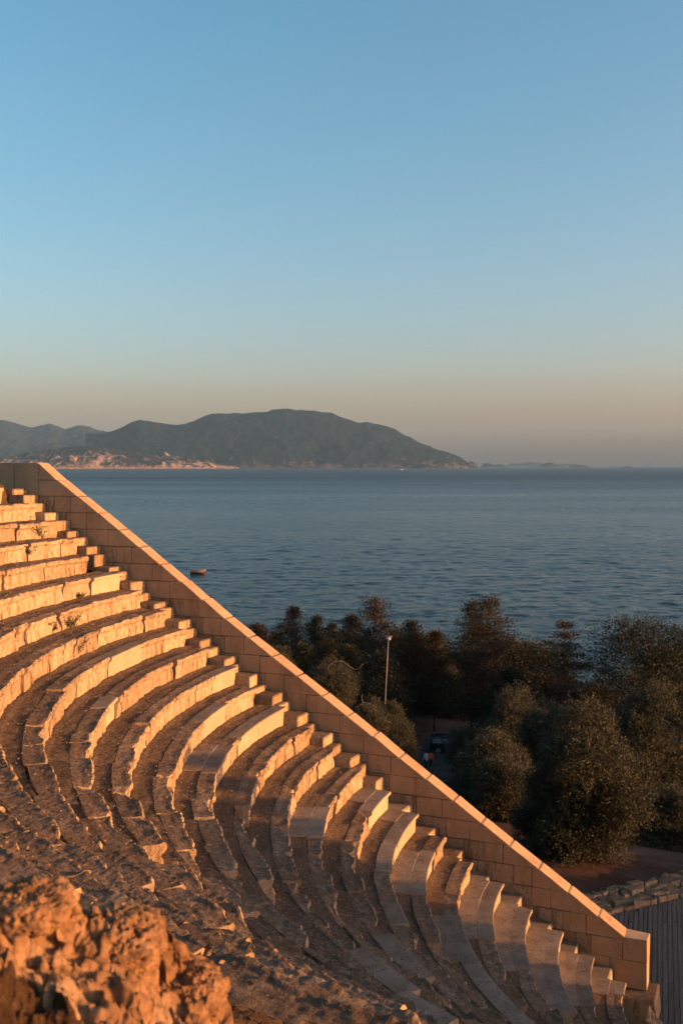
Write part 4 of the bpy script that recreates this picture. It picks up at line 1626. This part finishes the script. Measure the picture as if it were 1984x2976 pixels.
for wx in (0.0, 2.62):
    for wy in (.02, 1.60):
        m = MB()
        c = car_pt(np.array([wx, wy, .33]))
        m.lathe(c, [(.20, 0), (.30, -.01), (.335, .03), (.335, .17), (.30, .21), (.20, .20)], 26, V_F0)
        wl = m.build('wheel', M['rubber'], T, smooth=True)
        m = MB()
        for q in range(10):
            a = q * PI / 5
            u = V_R * math.cos(a) + np.array([0, 0, 1]) * math.sin(a)
            v = -V_R * math.sin(a) + np.array([0, 0, 1]) * math.cos(a)
            s_ = c - V_F0 * .012
            m.hexa([s_ + u * .04 - v * .022, s_ + u * .22 - v * .016, s_ + u * .22 - v * .016 + V_F0 * .03, s_ + u * .04 - v * .022 + V_F0 * .03,
                    s_ + u * .04 + v * .022, s_ + u * .22 + v * .016, s_ + u * .22 + v * .016 + V_F0 * .03, s_ + u * .04 + v * .022 + V_F0 * .03])
        m.lathe(c - V_F0 * .014, [(.205, 0), (.235, 0), (.235, .02), (.205, .02)], 26, V_F0)
        m.build('rim', M['alloy'], wl)

# the road the car stands on
Pr = []
for u in np.linspace(-30, 40, 90):
    row = []
    for v in np.linspace(-7.5, 4.5, 13):
        p = cg + V_R * u + V_F0 * v
        row.append((p[0], p[1], float(ground_z(p[0], p[1])) + .05))
    Pr.append(row)
m = MB()
m.grid(np.array(Pr), True)
tag(m.build('road', M['asphalt'], smooth=True), kind='structure')

# ------------------------------------------------------------------ people
def skin(name, chains, mat, parent, base, R, root=0, sub=2, smooth=True):
    """chains: list of [(x,y,z,radius) or index], joined where an index repeats an earlier joint"""
    V, E, RAD = [], [], []
    for ch in chains:
        prev = None
        for p in ch:
            if isinstance(p, int):
                cur = p
            else:
                V.append(p[:3])
                RAD.append(p[3])
                cur = len(V) - 1
            if prev is not None and prev != cur:
                E.append((prev, cur))
            prev = cur
    W = np.array(V) @ R.T
    me = bpy.data.meshes.new(name)
    me.from_pydata([tuple(v) for v in W], E, [])
    o = bpy.data.objects.new(name, me)
    COL.objects.link(o)
    md = o.modifiers.new('skin', 'SKIN')
    md.use_smooth_shade = True
    for v, r in zip(me.skin_vertices[0].data, RAD):
        v.radius = (r, r) if np.isscalar(r) else r
    me.skin_vertices[0].data[root].use_root = True
    sm = o.modifiers.new('sub', 'SUBSURF')
    sm.levels = sub
    sm.render_levels = sub
    dg = bpy.context.evaluated_depsgraph_get()
    me2 = bpy.data.meshes.new_from_object(o.evaluated_get(dg))
    o.modifiers.clear()
    o.data = me2
    me2.name = name
    me2.materials.clear()
    me2.materials.append(mat)
    o.parent = parent
    return o


def person(px, py, D, H, heading, label, top, legs, coat, step=.12, arm=.1):
    p = dry_ground(px, py, 60)
    p[2] = float(ground_z(p[0], p[1])) + .06
    T = empty('person', p, label, 'person')
    k = H / 1.75
    c, s_ = math.cos(heading), math.sin(heading)
    R = np.array([[c, -s_, 0], [s_, c, 0], [0, 0, 1.0]]) * k      # local +y = facing
    ch = [[(0, 0, .95, .125), (0, .01, 1.12, .115), (0, .015, 1.30, .125), (0, 0, 1.44, .085), (0, .01, 1.50, .052), (0, .025, 1.58, .075), (0, .03, 1.655, .082), (0, .02, 1.70, .06)]]
    n = 8
    ch.append([6, (0, .118, 1.635, .018)])
    n += 1
    for sx in (-1, 1):
        f = step * sx
        ch.append([0, (sx * .09, 0, .88, .085), (sx * .095, f * .55 + .02, .49, .058), (sx * .095, f * 1.1 - .02, .09, .04), (sx * .10, f * 1.1 + .12, .04, .032)])
        n += 4
        ch.append([3, (sx * .165, 0, 1.41, .05), (sx * .215, -.02 - f * .3, 1.13, .038), (sx * .225, .06 - f * .6, .88, .027), (sx * .225, .08 - f * .65, .80, .022)])
        pal = n + 3
        n += 4
        for q in range(4):
            yy = .08 - f * .65 + (q - 1.5) * .019
            L = (.062, .074, .078, .066)[q]
            ch.append([pal, (sx * .224, yy, .775, .0085), (sx * .218, yy + .004, .775 - L * .55, .008), (sx * .208, yy + .006, .775 - L, .0065)])
            n += 3
        ch.append([pal, (sx * .205, .11 - f * .65, .795, .009), (sx * .198, .125 - f * .65, .765, .0075)])
        n += 2
    body = skin('body', ch, M['skin'], T, p, R)
    ch = [[(0, 0, .90 if not coat else .72, .15), (0, .01, 1.12, .142), (0, .012, 1.30, .150), (0, 0, 1.43, .105), (0, .005, 1.475, .068)]]
    for sx in (-1, 1):
        f = step * sx
        ch.append([3, (sx * .165, 0, 1.41, .070), (sx * .215, -.02 - f * .3, 1.13, .056), (sx * .225, .055 - f * .58, .90, .046)])
    skin('jacket' if coat else 'shirt', ch, M[top], T, p, R)
    ch = [[(0, 0, .97, .135), (0, 0, .90, .13)]]
    for sx in (-1, 1):
        f = step * sx
        ch.append([1, (sx * .09, 0, .84, .098), (sx * .095, f * .55 + .02, .49, .072), (sx * .095, f * 1.05 - .02, .12, .056)])
    skin('trousers', ch, M[legs], T, p, R)
    for sx in (-1, 1):
        f = step * sx
        skin('shoe', [[(sx * .095, f * 1.1 - .05, .05, .048), (sx * .098, f * 1.1 + .05, .045, .045), (sx * .10, f * 1.1 + .15, .035, .036)]], M['darkcloth'], T, p, R)
    skin('hair', [[(0, -.035, 1.56, .055), (0, -.03, 1.64, .082), (0, .0, 1.72, .080), (0, .05, 1.745, .045)]], M['hair'], T, p, R)
    return T


person(1237, 2239, 91, 1.68, YAW * -1 + .5, 'person in a long pale grey jacket, walking beside someone in orange', 'pale', 'darkcloth', True)
person(1251, 2237, 92, 1.60, YAW * -1 + .3, 'person in a bright orange top and dark trousers on the road', 'orange', 'darkcloth', False, .16)

# ------------------------------------------------------------------ camera, light, air
cam = bpy.data.cameras.new('camera')
cam.sensor_fit = 'VERTICAL'
cam.sensor_height = 36.0
cam.lens = 36.0 * FPX / 2976.0
cam.clip_start, cam.clip_end = .05, 90000
cam.dof.use_dof = True
cam.dof.focus_distance = 22.0
cam.dof.aperture_fstop = 8.0
co = bpy.data.objects.new('camera', cam)
co.location = tuple(CAM)
from mathutils import Matrix, Vector
B = Matrix(((V_R[0], V_U[0], -V_F[0]), (V_R[1], V_U[1], -V_F[1]), (V_R[2], V_U[2], -V_F[2])))
co.rotation_euler = B.to_euler()
COL.objects.link(co)
scene.camera = co

SUN_EL, SUN_HEAD = math.radians(9.1), math.radians(80.7)
sl = bpy.data.lights.new('sun', 'SUN')
sl.energy = 4.6
sl.angle = math.radians(.55)
sl.color = (1.0, .46, .155)
so = bpy.data.objects.new('sun', sl)
sd = Vector((math.sin(SUN_HEAD) * math.cos(SUN_EL), math.cos(SUN_HEAD) * math.cos(SUN_EL), math.sin(SUN_EL)))
so.rotation_euler = sd.to_track_quat('Z', 'Y').to_euler()
so.location = (60, 0, 60)
COL.objects.link(so)

w = bpy.data.worlds.new('World')
scene.world = w
w.use_nodes = True
wt = w.node_tree
sky = wt.nodes.new('ShaderNodeTexSky')
sky.sky_type = 'NISHITA'
sky.sun_disc = False
sky.sun_elevation = SUN_EL
sky.sun_rotation = SUN_HEAD
sky.altitude = 30
sky.air_density = 1.0
sky.dust_density = 3.3
sky.ozone_density = 3.5
bg = wt.nodes['Background']
bg.inputs['Strength'].default_value = .15
hs = wt.nodes.new('ShaderNodeHueSaturation')
hs.inputs['Hue'].default_value = .482
hs.inputs['Saturation'].default_value = 1.16
wt.links.new(sky.outputs[0], hs.inputs['Color'])
tint = wt.nodes.new('ShaderNodeMix')              # the photograph's warm white balance
tint.data_type = 'RGBA'
tint.blend_type = 'MULTIPLY'
tint.inputs[0].default_value = 1.0
tint.inputs[7].default_value = (1.54, .94, .80, 1)
wt.links.new(hs.outputs[0], tint.inputs[6])
wt.links.new(tint.outputs[2], bg.inputs['Color'])

HAZE = 2.5e-5
if HAZE:
    m = MB()
    m.box(-20400, 20400, -20400, 20400, SEA - 1.5, 720)
    nt = NT('haze_air')
    vol = nt.n('ShaderNodeVolumePrincipled')
    vol.inputs['Color'].default_value = (.34, .67, 1.0, 1)
    vol.inputs['Density'].default_value = HAZE
    vol.inputs['Anisotropy'].default_value = 0.0
    nt.l(vol.outputs[0], nt.out.inputs['Volume'])
    tag(m.build('haze', nt.m), kind='stuff')

scene.render.engine = 'CYCLES'
cy = scene.cycles
cy.use_denoising = True
cy.denoiser = 'OPENIMAGEDENOISE'
cy.max_bounces = 8
cy.diffuse_bounces = 4
cy.glossy_bounces = 3
cy.transmission_bounces = 4
cy.transparent_max_bounces = 6
cy.volume_bounces = 0
cy.caustics_reflective = False
cy.caustics_refractive = False
cy.sample_clamp_indirect = 4.0
vs = scene.view_settings
vs.view_transform = 'Standard'
vs.look = 'None'
vs.gamma = 1.0
vs.exposure = 1.30
vs.use_curve_mapping = False
